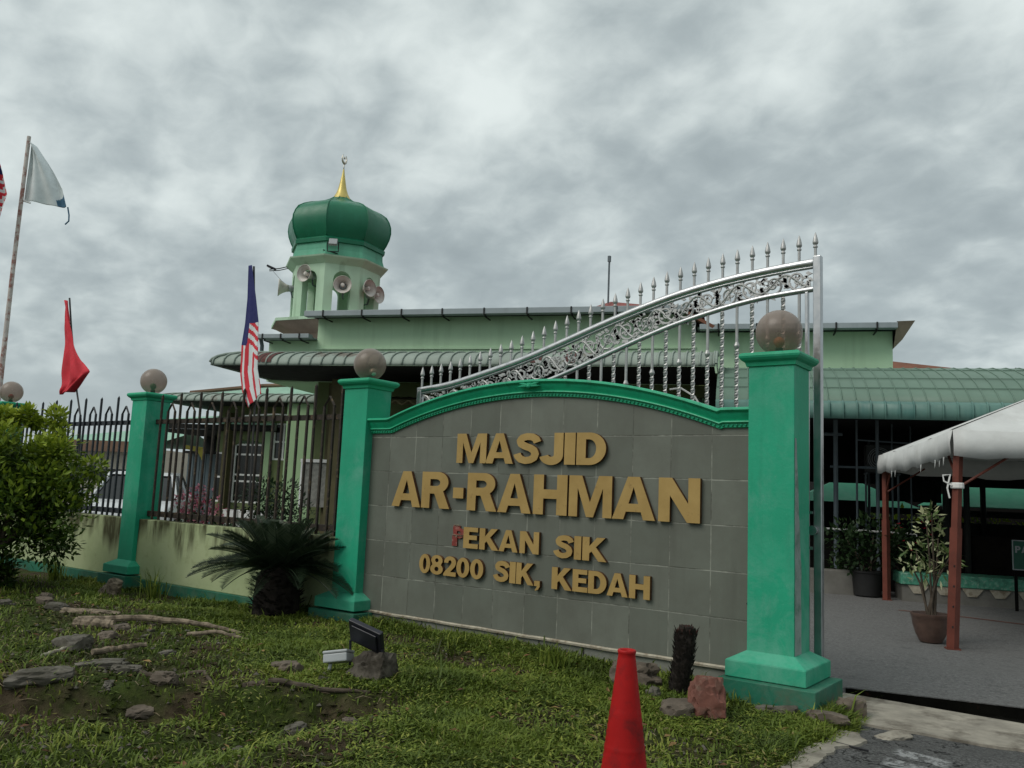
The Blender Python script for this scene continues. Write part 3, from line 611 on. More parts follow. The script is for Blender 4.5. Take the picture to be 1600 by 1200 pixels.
for z in zs_:
    a_ = -.160 + .012 * mn.noise(Vector((z * 5, 1, 1))); b_ = a_ + max(.004, (.135 - .10 * max(0, (z - .75) / .87)) + .018 * mn.noise(Vector((z * 4, 4, 4))) + .008 * mn.noise(Vector((z * 17, 4, 4))))
    vs += [(.1668, a_, z), (.1668, b_, z)]
g.add(vs, [(2 * i, 2 * i + 1, 2 * i + 3, 2 * i + 2) for i in range(39)]); g.build('bare_cement_strip', MT_BARECEM, pr_, fix=False)
pillar(-3.885, 'green pillar between the tiled sign wall and the railing')
pillar(-7.795, 'green pillar between the two railing panels')
pillar(-11.72, 'green pillar behind the leafy shrub at the left edge')
def globe(x, y, label, bulb, r=0.166, broken=False):
    t = thing('globe_lamp', label, 'lamp', (x, y, 2.23), group='round lamps on the pillars')
    g = MB(); pr = [(0.055 + 0.0, 0.004)]
    a0 = math.asin(0.075 / r)
    pr = [(r * math.sin(a), 0.010 + r - 0.006 - r * math.cos(a)) for a in lin(a0, math.pi, 22)]
    g.lathe(pr, 32); g.build('globe', MT_GLOBE, t, smooth='all')
    g = MB(); g.lathe([(0.075, 0.0), (0.075, 0.010), (0.055, 0.018), (0.03, 0.022), (0.026, 0.055), (0.0, 0.056)], 20, closed=True); g.build('lamp_holder', MT_BLACKP, t, smooth=True)
    g = MB(); g.lathe([(0.016, 0.056), (0.022, 0.066), (0.037, 0.086), (0.041, 0.104), (0.033, 0.124), (0.014, 0.138), (0, 0.140)], 16); b = g.build('bulb', bulb, t, smooth='all')
    if broken: b.rotation_euler = (0, R(60), R(-25)); b.location = (0.01, 0, 0.03)
    return t
globe(0.48, 0.065, 'smoked glass globe lamp on the rightmost green pillar with an amber bulb', MT_BULBO)
globe(-3.72, 0.065, 'smoked glass globe lamp on the pillar left of the sign with a tilted fitting', MT_SILV, 0.164, True)
globe(-7.63, 0.065, 'smoked glass globe lamp with a green bulb on the pillar between railings', MT_BULBG, 0.162)
globe(-11.555, 0.065, 'smoked glass globe lamp with a red bulb at the left edge', MT_BULBR, 0.165)

# ------------------------------------------------------------------ fence walls and railings
def fence_wall(x0, x1, label):
    t = thing('boundary_wall', label, 'wall', ((x0 + x1) / 2, 0.05, 0), group='low walls under the railings'); h = (x1 - x0) / 2
    g = MB(); g.box(-h, h, -0.10, 0.09, -0.06, 0.655); g.build('wall_panel', MT_FWALL, t, bevel=0.008)
    g = MB(); g.box(-h - 0.02, h + 0.02, -0.135, 0.10, -0.35, -0.060); g.build('base_band', MT_BAND, t, bevel=0.006)
fence_wall(-7.465, -3.885, 'pale green stained low wall behind the sago palm')
fence_wall(-11.39, -7.795, 'pale green streaked low wall behind the leafy shrub')
fence_wall(-18, -11.72, 'pale green low wall running out past the left edge')
def railing(x0, x1, first, n, mat, label):
    t = thing('railing', label, 'railing', ((x0 + x1) / 2, 0.07, 0), group='iron railings on the low walls'); c = (x0 + x1) / 2
    g = MB(); g.box(x0 - c - .01, x1 - c + .01, -0.022, 0.022, 1.845, 1.90); g.build('rail', mat, t)
    g = MB(); g.box(x0 - c - .01, x1 - c + .01, -0.025, 0.025, 0.695, 0.760); g.build('rail', mat, t)
    q = 0.0115
    for k in range(n):
        x = first + 0.41 * k - c
        if x < x0 - c or x > x1 - c: continue
        lean = rng.uniform(-.006, .006); top = 2.225 + rng.uniform(-.012, .012)
        g = MB(); xf = Matrix.Translation((x, -0.036, 0)) @ Matrix.Rotation(lean, 4, 'Y')
        g.box(-q, q, -q, q, 0.66, top - 0.03, xf=xf); 
        vs = [xf @ Vector(p) for p in ((-q, -q, top - .03), (q, -q, top - .03), (q, q, top - .03), (-q, q, top - .03), (q * .6, 0, top))]
        g.add(vs, [(0, 1, 4), (1, 2, 4), (2, 3, 4), (3, 0, 4)]); g.build('spike', mat, t)
        xc = x + 0.215
        if xc + 0.09 > x1 - c: continue
        g = MB(); hw = 0.075; pk = 2.09 + rng.uniform(-.012, .012); sh = pk - 0.10
        for s in (-1, 1):
            g.box(xc + s * hw - q, xc + s * hw + q, -0.036 - q, -0.036 + q, 0.66, sh)
            a = Vector((xc + s * hw, -0.036, sh)); b = Vector((xc, -0.036, pk)); 
            g.tube([a, b], q * 1.25, 4)
        g.build('arch_bar', mat, t)
railing(-7.465, -3.885, -7.33, 9, MT_IRON, 'rusty brown iron railing behind the sago palm, next to the sign')
railing(-11.39, -7.795, -11.25, 9, MT_IRONB, 'dark blue iron railing behind the leafy shrub')
railing(-16, -11.72, -15.6, 9, MT_IRONB, 'dark iron railing running out past the left edge')

# ------------------------------------------------------------------ sliding gate
GY = 0.50
top_pts = [(-3.43, 2.205), (-3.041, 2.245), (-2.557, 2.344), (-2.102, 2.455), (-1.676, 2.585), (-1.273, 2.713), (-0.893, 2.824), (-0.532, 2.914), (-0.189, 2.975), (0.136, 3.016), (0.444, 3.04), (0.64, 3.05)]
low_pts = [(-3.43, 1.90), (-2.9, 1.955), (-2.4, 2.055), (-1.801, 2.215), (-1.527, 2.303), (-1.199, 2.418), (-0.885, 2.527), (-0.585, 2.621), (-0.298, 2.692), (-0.022, 2.748), (0.241, 2.785), (0.64, 2.812)]
def interp(pts, x):
    # smooth (Catmull-Rom) interpolation
    for i in range(len(pts) - 1):
        if x <= pts[i + 1][0] or i == len(pts) - 2:
            p0 = pts[max(i - 1, 0)]; p1 = pts[i]; p2 = pts[i + 1]; p3 = pts[min(i + 2, len(pts) - 1)]
            t = (x - p1[0]) / (p2[0] - p1[0]); m1 = (p2[1] - p0[1]) / max(1e-6, p2[0] - p0[0]); m2 = (p3[1] - p1[1]) / max(1e-6, p3[0] - p1[0]); h = p2[0] - p1[0]
            return (2 * t**3 - 3 * t**2 + 1) * p1[1] + (t**3 - 2 * t**2 + t) * h * m1 + (-2 * t**3 + 3 * t**2) * p2[1] + (t**3 - t**2) * h * m2
gt = thing('sliding_gate', 'stainless steel sliding gate with scrollwork and spear finials behind the sign wall', 'gate', (-1.4, GY, 0)); gx = 1.4
def rail(pts, hh, dd, off):
    xs = lin(pts[0][0], pts[-1][0], 70); p = [(x + gx, 0, interp(pts, x) + off) for x in xs]
    fr = []
    for i in range(70):
        a = Vector(p[max(i - 1, 0)]); b = Vector(p[min(i + 1, 69)]); tt = (b - a).normalized(); fr.append(((0, -1, 0), (-tt.z, 0, tt.x)))
    g = MB(); n = 10; rr = [(dd * math.copysign(abs(math.cos(q)) ** .6, math.cos(q)), hh * math.copysign(abs(math.sin(q)) ** .6, math.sin(q))) for q in [2 * math.pi * k / n for k in range(n)]]
    g.sweep(p, fr, rr); return g
rail(top_pts, 0.030, 0.030, -0.030).build('top_rail', MT_STEEL, gt, smooth='all')
rail(low_pts, 0.020, 0.022, 0.0).build('lower_rail', MT_STEEL, gt, smooth='all')
rail([(a, b - 0.066) for a, b in top_pts], 0.010, 0.018, 0).build('top_rail', MT_STEEL, gt, smooth='all')
g = MB(); g.box(0.600 + gx, 0.660 + gx, -0.03, 0.03, -0.10, 3.065); g.build('gate_post', MT_STEEL, gt, bevel=0.006)
g = MB(); g.box(0.535 + gx, 0.560 + gx, -0.02, 0.02, -0.10, 2.79); g.build('gate_post', MT_STEEL, gt, bevel=0.004)
g = MB(); g.box(-3.43 + gx, -3.375 + gx, -0.03, 0.03, -0.10, 2.17); g.build('gate_post', MT_STEEL, gt, bevel=0.005)
g = MB(); g.box(-3.43 + gx, 0.655 + gx, -0.03, 0.03, -0.155, -0.10); g.build('bottom_rail', MT_STEEL, gt)
g = MB(); g.lathe([(0.0, -.015), (.035, -.015), (.035, .015), (0, .015)], 14, (0.60 + gx, -0.05, 0.98), axis=(0, 1, 0)); g.build('latch', MT_STEEL, gt)
for zb_ in (.85, 1.11): g = MB(); g.box(.56 + gx, .60 + gx, -.05, -.036, zb_ - .01, zb_ + .01); g.build('bolt', MT_STEEL, gt)
for k in range(33):
    x = -3.391 + 0.1251 * k; zt = interp(top_pts, x); zl = interp(low_pts, x)
    g = MB(); r = 0.0125
    if k % 2:      # plain upper bar, knob, twisted below
        zk = zl - 0.34
        g.tube([(x + gx, 0, zl - .01), (x + gx, 0, zk)], r, 8)
        g.lathe([(r, .03), (.02, .012), (.024, 0), (.020, -.012), (r, -.025)], 10, (x + gx, 0, zk))
        zs = zk - .02
    else: zs = zl - .01
    n = int((zs + 0.1) / 0.022); g.tube([(x + gx, 0, zs - 0.022 * i) for i in range(n)], 0.018, 4, twist=0.62)
    pk = g.build('picket', MT_CAST, gt, smooth=(False))
    g = MB(); g.lathe([(.0115, 0), (.0115, .088), (.017, .092), (.0185, .097), (.017, .102), (.012, .108), (.012, .114), (.018, .119), (.0225, .128), (.0225, .136), (.017, .164), (.008, .196), (.0, .217)], 10, (x + gx, 0, zt - .004))
    g.build('spear_finial', MT_CAST, pk, smooth=True)
# cast scrolls: alternating spirals along the band with leaves
g = MB(); n_u = 21; L0, L1 = -3.34, 0.56
def band(s, a):   # s along x, a -1..1 across the band
    x = L0 + (L1 - L0) * s; zt = interp(top_pts, x) - 0.085; zl = interp(low_pts, x) + 0.022
    return Vector((x + gx, 0, (zt + zl) / 2 + a * (zt - zl) / 2))
def flatleaf(p, ang, L, W):
    d_ = Vector((math.cos(ang), 0, math.sin(ang))); n_ = Vector((-d_.z, 0, d_.x))
    pts = [(p + d_ * L * t + n_ * W * s2) for t, s2 in ((0, 0), (.35, .5), (1, .05), (.45, -.5))]
    g.add([q + Vector((0, -.007, 0)) for q in pts] + [q + Vector((0, .007, 0)) for q in pts], [(0, 1, 2, 3), (7, 6, 5, 4), (0, 4, 5, 1), (1, 5, 6, 2), (2, 6, 7, 3), (3, 7, 4, 0)])
for k in range(n_u):
    s0 = k / n_u; sg = 1 if k % 2 else -1; step = 1 / n_u
    p = [band(s0 + step * t, sg * 0.85 * math.cos(math.pi * t) * -1) for t in lin(0, 1, 9)]
    g.tube(p, 0.0115, 5)
    c = band(s0 + step * 0.52, sg * -0.08); rad = 0.085
    sp = []
    for t in lin(0, 1, 24):
        q = sg * (R(200) + t * R(560)) + (0 if sg > 0 else math.pi); rr = rad * (1 - 0.86 * t)
        sp.append(c + Vector((rr * math.cos(q), 0, rr * math.sin(q))))
    g.tube(sp, [0.0115 - 0.004 * t for t in lin(0, 1, 24)], 5)
    for j in range(12):
        q = rng.uniform(0, 6.28); flatleaf(c + Vector((math.cos(q) * rad * .95, 0, math.sin(q) * rad * .95)), q + rng.uniform(.5, 1.3) * sg, rng.uniform(.045, .07), .032)
    for j in range(6):
        q = rng.uniform(0, 6.28); flatleaf(c + Vector((rng.uniform(-.03, .03), 0, rng.uniform(-.03, .03))), q, .036, .022)
    for j in range(10):
        flatleaf(band(s0 + step * rng.random(), rng.uniform(-.85, .85)), rng.uniform(0, 6.28), rng.uniform(.03, .05), .02)
    for a in (-.7, .7):
        flatleaf(band(s0 + step * rng.uniform(-.1, .1), a), rng.uniform(0, 6.28), .055, .03)
        flatleaf(band(s0 + step * rng.uniform(.8, 1.0), -a * .6), rng.uniform(0, 6.28), .05, .028)
g.build('scrollwork', MT_CAST, gt)

# ------------------------------------------------------------------ mosque
MO = Vector((-10.26, 5.4, 0)); MA = R(21.371)
def mw(u, v, z=0): return MO + Matrix.Rotation(MA, 3, 'Z') @ Vector((u, v, z))
ms = thing('mosque', 'pale green mosque hall with grey gutters and a curved metal awning', 'mosque', MO, MA)
def wall_with_holes(g, u0, u1, z0, z1, v0, v1, holes):
    us = sorted({u0, u1, *[h[0] for h in holes], *[h[1] for h in holes]}); zs = sorted({z0, z1, *[h[2] for h in holes], *[h[3] for h in holes]})
    for i in range(len(us) - 1):
        run = None
        for j in range(len(zs) - 1):
            cu, cz = (us[i] + us[i + 1]) / 2, (zs[j] + zs[j + 1]) / 2
            inh = any(h[0] < cu < h[1] and h[2] < cz < h[3] for h in holes)
            if not inh: g.box(us[i], us[i + 1], v0, v1, zs[j], zs[j + 1])
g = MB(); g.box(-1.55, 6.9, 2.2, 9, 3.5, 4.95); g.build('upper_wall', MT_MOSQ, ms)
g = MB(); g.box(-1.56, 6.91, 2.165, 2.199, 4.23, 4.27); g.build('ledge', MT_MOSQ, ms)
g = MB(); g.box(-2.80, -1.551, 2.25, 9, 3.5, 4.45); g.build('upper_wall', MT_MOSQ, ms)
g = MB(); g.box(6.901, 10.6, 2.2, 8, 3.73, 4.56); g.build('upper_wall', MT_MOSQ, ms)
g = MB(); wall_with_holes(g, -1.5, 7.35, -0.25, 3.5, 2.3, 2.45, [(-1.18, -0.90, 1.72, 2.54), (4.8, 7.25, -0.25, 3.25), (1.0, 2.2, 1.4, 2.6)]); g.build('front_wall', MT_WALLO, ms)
g = MB(); g.box(-1.5, -1.35, 2.451, 9, -0.25, 3.5); g.build('side_wall', MT_MOSQ, ms)
g = MB(); g.box(-1.35, 7.3, 7.0, 7.2, -0.25, 3.5); g.build('back_wall', MT_INSHADE, ms)
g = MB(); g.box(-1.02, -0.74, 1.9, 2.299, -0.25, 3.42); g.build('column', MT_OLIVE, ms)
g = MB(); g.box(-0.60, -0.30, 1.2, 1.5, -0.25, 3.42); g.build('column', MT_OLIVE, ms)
g = MB(); g.box(7.15, 7.35, 1.2, 1.4, -0.25, 3.42); g.build('column', MT_INSHADE, ms)
def window(par, u0, u1, z0, z1, v, bars_u=(), bars_z=(), t=0.05, fm=MT_WHITE):
    g = MB(); g.box(u0 - t, u0, v - .03, v + .03, z0 - t, z1 + t); g.box(u1, u1 + t, v - .03, v + .03, z0 - t, z1 + t)
    g.box(u0, u1, v - .028, v + .028, z0 - t, z0); g.box(u0, u1, v - .028, v + .028, z1, z1 + t)
    for a in bars_u: g.box(a - t / 2, a + t / 2, v - .024, v + .024, z0, z1)
    for a in bars_z: g.box(u0, u1, v - .022, v + .022, a - t / 2, a + t / 2)
    f = g.build('window', fm, par); g = MB(); g.box(u0, u1, v + .0, v + .012, z0, z1); g.build('pane', MT_GLASS, f); return f
window(ms, -1.13, -0.95, 1.77, 2.49, 2.33)
window(ms, 1.05, 2.15, 1.45, 2.55, 2.33, (1.6,), (2.1,))
g = MB(); g.box(-1.42, -0.55, 1.78, 1.90, 0.70, 1.66); a = g.build('grille_panel', MT_STONEW, ms)
g = MB(); g.box(-1.50, -0.50, 1.74, 1.94, 1.661, 1.73); g.box(-1.49, -1.421, 1.75, 1.93, 0.68, 1.66); g.build('panel_frame', MT_WHITE, a)
# gutters with their joints
def gutter(u0, u1, v, z, n, h=0.125):
    g = MB(); g.box(u0, u1, v - .10, v + .10, z - h, z); gg = g.build('gutter', MT_GUTTER, ms, bevel=0.01)
    for i in range(n):
        u = u0 + (u1 - u0) * (i + .5) / n; g = MB(); g.box(u - .015, u + .015, v - .115, v + .02, z - h - .02, z + .004); g.box(u - .012, u + .012, v - .02, v + .38, z - h - .05, z - h - .028); g.build('gutter_bracket', MT_BLACK, gg)
gutter(-1.66, 6.75, 1.8, 5.03, 9); gutter(-2.95, -1.56, 1.9, 4.53, 3, 0.10); gutter(7.0, 10.62, 1.8, 4.64, 5, 0.11)
g = MB(); g.add([(-1.7, 1.85, 4.97), (6.9, 1.85, 4.97), (7.05, 1.85, 4.97), (7.05, 5.0, 5.05), (5.9, 4.4, 5.55), (4.85, 4.2, 5.70), (3.6, 4.3, 5.35), (-1.7, 5.0, 5.3), (-1.7, 9.2, 4.97), (7.05, 9.2, 4.97)],
    [(0, 1, 6, 7), (1, 5, 6), (1, 2, 4, 5), (2, 3, 4), (3, 9, 4), (4, 9, 5), (5, 9, 8, 6), (6, 8, 7)]); g.build('roof', MT_REDROOF, ms)
g = MB(); g.box(-1.62, 6.95, 1.92, 9.1, 4.952, 4.965); g.build('eave_board', MT_UNDERSHADE, ms)
g = MB(); g.add([(6.70, 1.7, 4.88), (7.25, 1.7, 4.55), (7.25, 4.2, 4.75), (6.70, 4.2, 5.10), (6.70, 1.7, 4.94), (7.30, 1.7, 4.60), (7.30, 4.2, 4.80), (6.70, 4.2, 5.16)], [(0, 1, 2, 3), (4, 7, 6, 5), (0, 4, 5, 1), (1, 5, 6, 2), (2, 6, 7, 3)]); g.build('verge', MT_BROWNROOF, ms)
g = MB(); g.add([(6.95, 1.85, 4.60), (10.86, 1.85, 4.60), (10.86, 8.2, 4.7), (6.95, 8.2, 4.7)], [(0, 1, 2, 3)]); g.box(-2.9, -1.56, 1.95, 9, 4.46, 4.48); g.build('roof', MT_GUTTER, ms)
g = MB(); g.add([(10.61, 1.72, 4.66), (10.92, 1.72, 4.67), (10.74, 2.0, 4.36), (10.61, 2.2, 4.22), (10.61, 5.2, 4.66), (10.92, 5.2, 4.67), (10.74, 5.2, 4.36), (10.61, 5.2, 4.22)], [(0, 1, 2, 3), (0, 4, 5, 1), (1, 5, 6, 2), (2, 6, 7, 3), (4, 7, 6, 5)]); g.build('verge', MT_SOFF, ms)
g = MB(); g.tube([(-2.86, 1.98, 4.44), (-2.86, 2.05, 4.30), (-2.86, 2.05, 3.95)], .045, 8); g.build('downpipe', MT_PIPE, ms, smooth=True)
# curved awning: profile (outward offset, z) swept round the front and the left side
def awn_prof(o0, z0, o1, z1, n=9):  # from the lip (o1,z1) up to the wall (o0,z0), bulging
    return [(o0 + (o1 - o0) * math.sin(t), z1 + (z0 - z1) * math.cos(t)) for t in lin(0, math.pi / 2, n)]
def awning(par, path_fn, stations, prof, mat, name='awning', ribs=True, rib_step=0.28, lip=0.05, thick=0.015, rustmask=None, rmat=None):
    g = MB(); n = len(prof); vs = []
    full = prof + [(prof[-1][0], prof[-1][1] - lip)]
    n = len(full)
    for st in stations:
        for o, z in full: vs.append(path_fn(st, o, z))
    g.add(vs, [(i * n + k, i * n + k + 1, (i + 1) * n + k + 1, (i + 1) * n + k) for i in range(len(stations) - 1) for k in range(n - 1)])
    aw = g.build(name, mat, par, smooth=True); md = aw.modifiers.new('solid', 'SOLIDIFY'); md.thickness = thick; md.offset = -1
    if ribs:
        L0_, L1_ = stations[0], stations[-1]; g = MB(); s_ = L0_ + 0.05
        while s_ < L1_:
            pts = [path_fn(s_, o + .012, z + .012) for o, z in full]
            g.tube(pts, 0.019, 5); s_ += rib_step
        g.build('rib', mat, aw, smooth='all')
    return aw
PR = awn_prof(0.0, 3.94, 1.30, 3.58)
# front run: path parameter = u from the corner to the right end, then the left return is its own run
CU, CV = -1.46, 1.30
def front(u, o, z): 
    uu = max(u, CU - o) if u < CU else u
    return Vector((uu, CV - o, z))
st = lin(CU - 1.30, 7.36, 60)
fa = awning(ms, front, st, PR, MT_AWN, rib_step=0.245)
def left(v, o, z): 
    vv = max(v, CV - o) if v < CV else v
    return Vector((CU - o, vv, z))
awning(ms, left, lin(CV - 1.30, 7.5, 24), PR, MT_AWN, rib_step=0.245)
g = MB()
g.tube([front(CU - 1.30, o + .01, z + .01) if 0 else Vector((CU - o - .012, CV - o - .012, z + .014)) for o, z in PR], 0.03, 6); g.build('hip_cap', MT_AWN, fa, smooth='all')
g = MB(); pts = [(7.37, CV - o, z) for o, z in PR]; g.tube(pts, 0.03, 6); g.add([Vector(p) for p in pts] + [Vector((7.37, CV, 3.55))], [tuple(range(len(pts) + 1))]); g.build('end_cap', MT_AWN, fa)
g = MB()
for u0, u1 in ((-2.05, -1.62), (-1.60, -1.38), (4.0, 4.22), (4.62, 4.85)):
    g = MB(); n = len(PR); vs = [Vector((u, CV - o - .013, z + .013)) for u in (u0, u1) for o, z in PR]
    g.add(vs, [(k, k + 1, n + k + 1, n + k) for k in range(n - 1)]); g.build('rusty_sheet', MT_RUSTAWN, fa)
g = MB(); g.add([(CU - 1.2, 0.10, 3.54), (7.34, 0.10, 3.54), (7.34, 2.29, 3.50), (CU - 0.04, 2.29, 3.50), (CU - .04, 7.5, 3.50), (CU - 1.2, 7.5, 3.54)], [(0, 1, 2, 3), (0, 3, 4, 5)]); g.build('soffit', MT_UNDERSHADE, ms)  # dark sheet painting the shade under the awning lip
g = MB()   # lower corrugated canopy over the doorway behind the sign
vs = []
for i in range(61):
    u = 0.4 + 3.4 * i / 60; zc = 0.045 * math.sin(i * 1.25); vs += [(u, 0.75, 2.90 + zc), (u, 2.29, 3.15 + zc)]
g.add(vs, [(2 * i, 2 * i + 1, 2 * i + 3, 2 * i + 2) for i in range(60)]); a = g.build('door_canopy', MT_OLIVE, ms, smooth='all'); md = a.modifiers.new('s', 'SOLIDIFY'); md.thickness = 0.02
g = MB(); g.tube([(6.55, 0.35, 3.16), (6.75, 0.3, 3.18), (7.0, 0.25, 3.02), (7.1, 0.25, 2.86)], 0.018, 6); g.build('cable', MT_WHITE, ms)

t = thing('lightning_rod', 'thin metal rod standing on the red mosque roof', 'rod', mw(4.82, 4, 5.62)); 
g = MB(); g.tube([(0, 0, 0), (0, 0, .9), (0.01, 0, 1.10)], 0.022, 6); g.build('rod', MT_PIPE, t); g = MB(); g.box(-.03, .03, -.03, .03, .98, 1.12); g.build('rod_tip', MT_PIPE, t)

# ------------------------------------------------------------------ dome tower
TC = Vector((-13.93, 8.58, 0)); OCT = 8
face0 = -math.pi / 2 + R(36.371) + R(-11.5) + R(20.5) + R(11)       # azimuth of the face towards the camera
def octo(g, prof, ph=None, m=0): g.lathe(prof, 8, (0, 0, 0), m, (face0 + R(22.5)) if ph is None else ph, closed=True)
tw = thing('dome_tower', 'octagonal mosque tower with a dark green onion dome and golden spire', 'tower', TC)
k8 = 1 / math.cos(R(22.5))
g = MB(); octo(g, [(0.98, 3.6), (0.98, 4.84), (1.50, 5.07), (1.56, 5.08)]); g.build('base_soffit', MT_SOFF, tw)
g = MB(); octo(g, [(1.50, 5.082), (1.585, 5.084), (1.585, 5.155), (1.20, 5.23), (1.05, 5.26)]); g.build('base_slab', MT_TOWER, tw)
# drum: eight piers with arched openings
AP = 1.05; half = AP * math.tan(R(22.5))
g = MB()
for k in range(8):
    a = face0 + k * math.pi / 4; n_ = Vector((math.cos(a), math.sin(a), 0)); s_ = Vector((-n_.y, n_.x, 0))
    hw = 0.215; z0, z1, zs = 5.24, 6.60, 6.18
    outer = [(-half, z0), (-hw, z0), (-hw, zs)] + [(hw * math.cos(q), zs + hw * math.sin(q)) for q in lin(math.pi, 0, 13)][1:-1] + [(hw, zs), (hw, z0), (half, z0), (half, z1), (-half, z1)]
    h = MB(); h.prism(outer, 0, 0.22)
    inn = (AP - 0.22) / AP
    vs = []
    for x, y, z in h.v:
        vs.append(n_ * (AP - y) + s_ * (x * (1 - (1 - inn) * (1 if abs(abs(x) - half) < 1e-6 else 0) * (y / 0.22))) + Vector((0, 0, z)))
    g.add(vs, h.f)
g.build('drum', MT_TOWER, tw)
g = MB(); octo(g, [(0.85, 6.55), (1.05 * k8, 6.555), (1.315, 6.70), (1.33, 6.735), (1.22, 6.76)]); g.build('cornice', MT_TOWER, tw)
g = MB(); octo(g, [(1.22, 6.761), (1.17, 6.92), (1.155, 7.19), (1.0, 7.19)]); g.build('skirt', MT_SKIRT, tw)
prof = [(1.12, 7.08), (1.21, 7.10), (1.22, 7.19), (1.18, 7.23), (1.24, 7.34), (1.305, 7.50), (1.335, 7.66), (1.325, 7.82), (1.275, 7.96), (1.20, 8.08), (1.05, 8.18), (0.86, 8.265), (0.66, 8.33), (0.48, 8.40), (0.34, 8.475), (0.23, 8.555), (0.18, 8.60)]
g = MB(); octo(g, prof); g.build('dome', MT_DOME, tw, smooth=True)
g = MB()
for k in range(8):
    a = face0 + R(22.5) + k * math.pi / 4; g.tube([(r_ * 1.003 * math.cos(a), r_ * 1.003 * math.sin(a), z) for r_, z in prof[3:]], 0.014, 5)
g.build('dome_seam', MT_DOME, tw, smooth='all')
g = MB(); g.lathe([(0.235, 8.55), (0.20, 8.62), (0.155, 8.70), (0.115, 8.82), (0.10, 8.88), (0.07, 9.05), (0.035, 9.24), (0.02, 9.36), (0.0, 9.37)], 12); g.build('spire', MT_SPIRE, tw, smooth=True)
cam_rr = Vector((_right.x, _right.y, 0)).normalized(); cam_ff = Vector((_fwd.x, _fwd.y, 0)).normalized()
g = MB(); g.tube([(0, 0, 9.30), (0, 0, 9.56)], 0.016, 6)
cr_ = []
va = (cam_rr * .42 + cam_ff * .9).normalized()
for q in lin(-235, 55, 24): cr_.append(va * (0.115 * math.cos(R(q))) * 0.8 + Vector((0, 0, 9.66 + 0.125 * math.sin(R(q)))))
g.tube(cr_, [0.006 + 0.026 * math.sin(math.pi * i / 23) for i in range(24)], 6)
g.lathe([(0, -.03), (.03, -.01), (.045, 0), (.03, .01), (0, .03)], 5, (0, 0, 9.68), axis=va.cross(Vector((0, 0, 1)))); g.build('crescent', MT_SILV, tw, smooth='all')
cam_r = Vector((_right.x, _right.y, 0)).normalized(); cam_f = Vector((_fwd.x, _fwd.y, 0)).normalized()
def horn(r, z, out, az, label, rad=0.215, pitch=0.0):
    a = R(az); d_ = (cam_r * math.sin(a) - cam_f * math.cos(a)); d_.z = pitch; d_.normalize()
    base = Vector((TC.x, TC.y, 0)) + cam_r * r - cam_f * out; p = Vector((base.x, base.y, z))
    t = thing('horn_speaker', label, 'loudspeaker', p, group='horn loudspeakers round the tower')
    g = MB(); g.lathe([(rad, 0.0), (rad * 1.03, -0.012), (rad * .86, -.05), (rad * .62, -.12), (rad * .45, -.20), (rad * .40, -.26)], 20, axis=d_)
    o = g.build('bell', MT_HORN, t, smooth='all'); md = o.modifiers.new('s', 'SOLIDIFY'); md.thickness = .008
    g = MB(); g.lathe([(0, -.20), (.07, -.20), (.085, -.24), (.085, -.36), (.06, -.40), (0, -.40)], 14, axis=d_); g.build('driver', MT_GREYP, t, smooth=True)
    g = MB(); g.lathe([(.04, -.22), (.045, -.10), (.05, -.05), (.035, -.03), (0, -.025)], 12, axis=d_); g.build('throat', MT_HORN, t, smooth=True)
    g = MB(); g.tube([-d_ * .30, -d_ * .36 - Vector((0, 0, .22)), -d_ * .55 - Vector((0, 0, .24))], .02, 6); g.build('bracket', MT_PIPE, t)
horn(-0.58, 6.30, 1.05, -28, 'horn loudspeaker on the tower turned front left, beside the left arch')
horn(0.42, 6.02, 1.20, 8, 'horn loudspeaker facing straight out of the middle tower arch')
horn(1.02, 6.06, 0.75, 55, 'upper horn loudspeaker on the right side of the tower')
horn(1.20, 5.98, 0.40, 62, 'lower horn loudspeaker on the right side of the tower')
horn(-1.40, 6.10, 0.25, -74, 'horn loudspeaker seen in profile at the left of the tower')
t = thing('floodlight', 'small grey floodlight fixed below the dome of the tower', 'floodlight', Vector((TC.x, TC.y, 7.02)) + cam_r * 0.14 - cam_f * 1.27, R(40))
g = MB(); g.box(-.10, .10, -.05, .03, -.07, .10, xf=Matrix.Rotation(R(-25), 4, 'X')); g.build('housing', MT_GREYP, t, bevel=.01)
g = MB(); g.tube([(-.13, 0, .02), (-.13, .05, -.2), (.13, .05, -.2), (.13, 0, .02)], .015, 5); g.tube([(0, .05, -.2), (.1, .15, -.22), (-.25, .1, -.16)], .014, 5); g.build('bracket', MT_BLACK, t)
t = thing('floodlight', 'dark floodlight on a thin arm sticking out left of the tower', 'floodlight', Vector((TC.x, TC.y, 6.62)) - cam_r * 1.68, R(36))
g = MB(); g.box(-.14, .10, -.06, .06, .02, .07, xf=Matrix.Rotation(R(22), 4, 'Y')); g.build('housing', MT_BLACKP, t, bevel=.008)
g = MB(); g.tube([(-.05, 0, 0), (.2, 0, .03), (.45, 0, .10), (.62, .1, .12)], .014, 5); g.tube([(-.05, 0, -.04), (.2, 0, -.02), (.45, 0, .05)], .012, 5); g.tube([(.05, 0, -.05), (.3, 0, -.3), (.42, 0, -.38)], .004, 4); g.build('arm', MT_BLACK, t)

# ------------------------------------------------------------------ annex buildings on the left
an = thing('annex', 'low pale green annex with a curved grey awning left of the mosque', 'building', mw(-4.6, 6.2), MA)
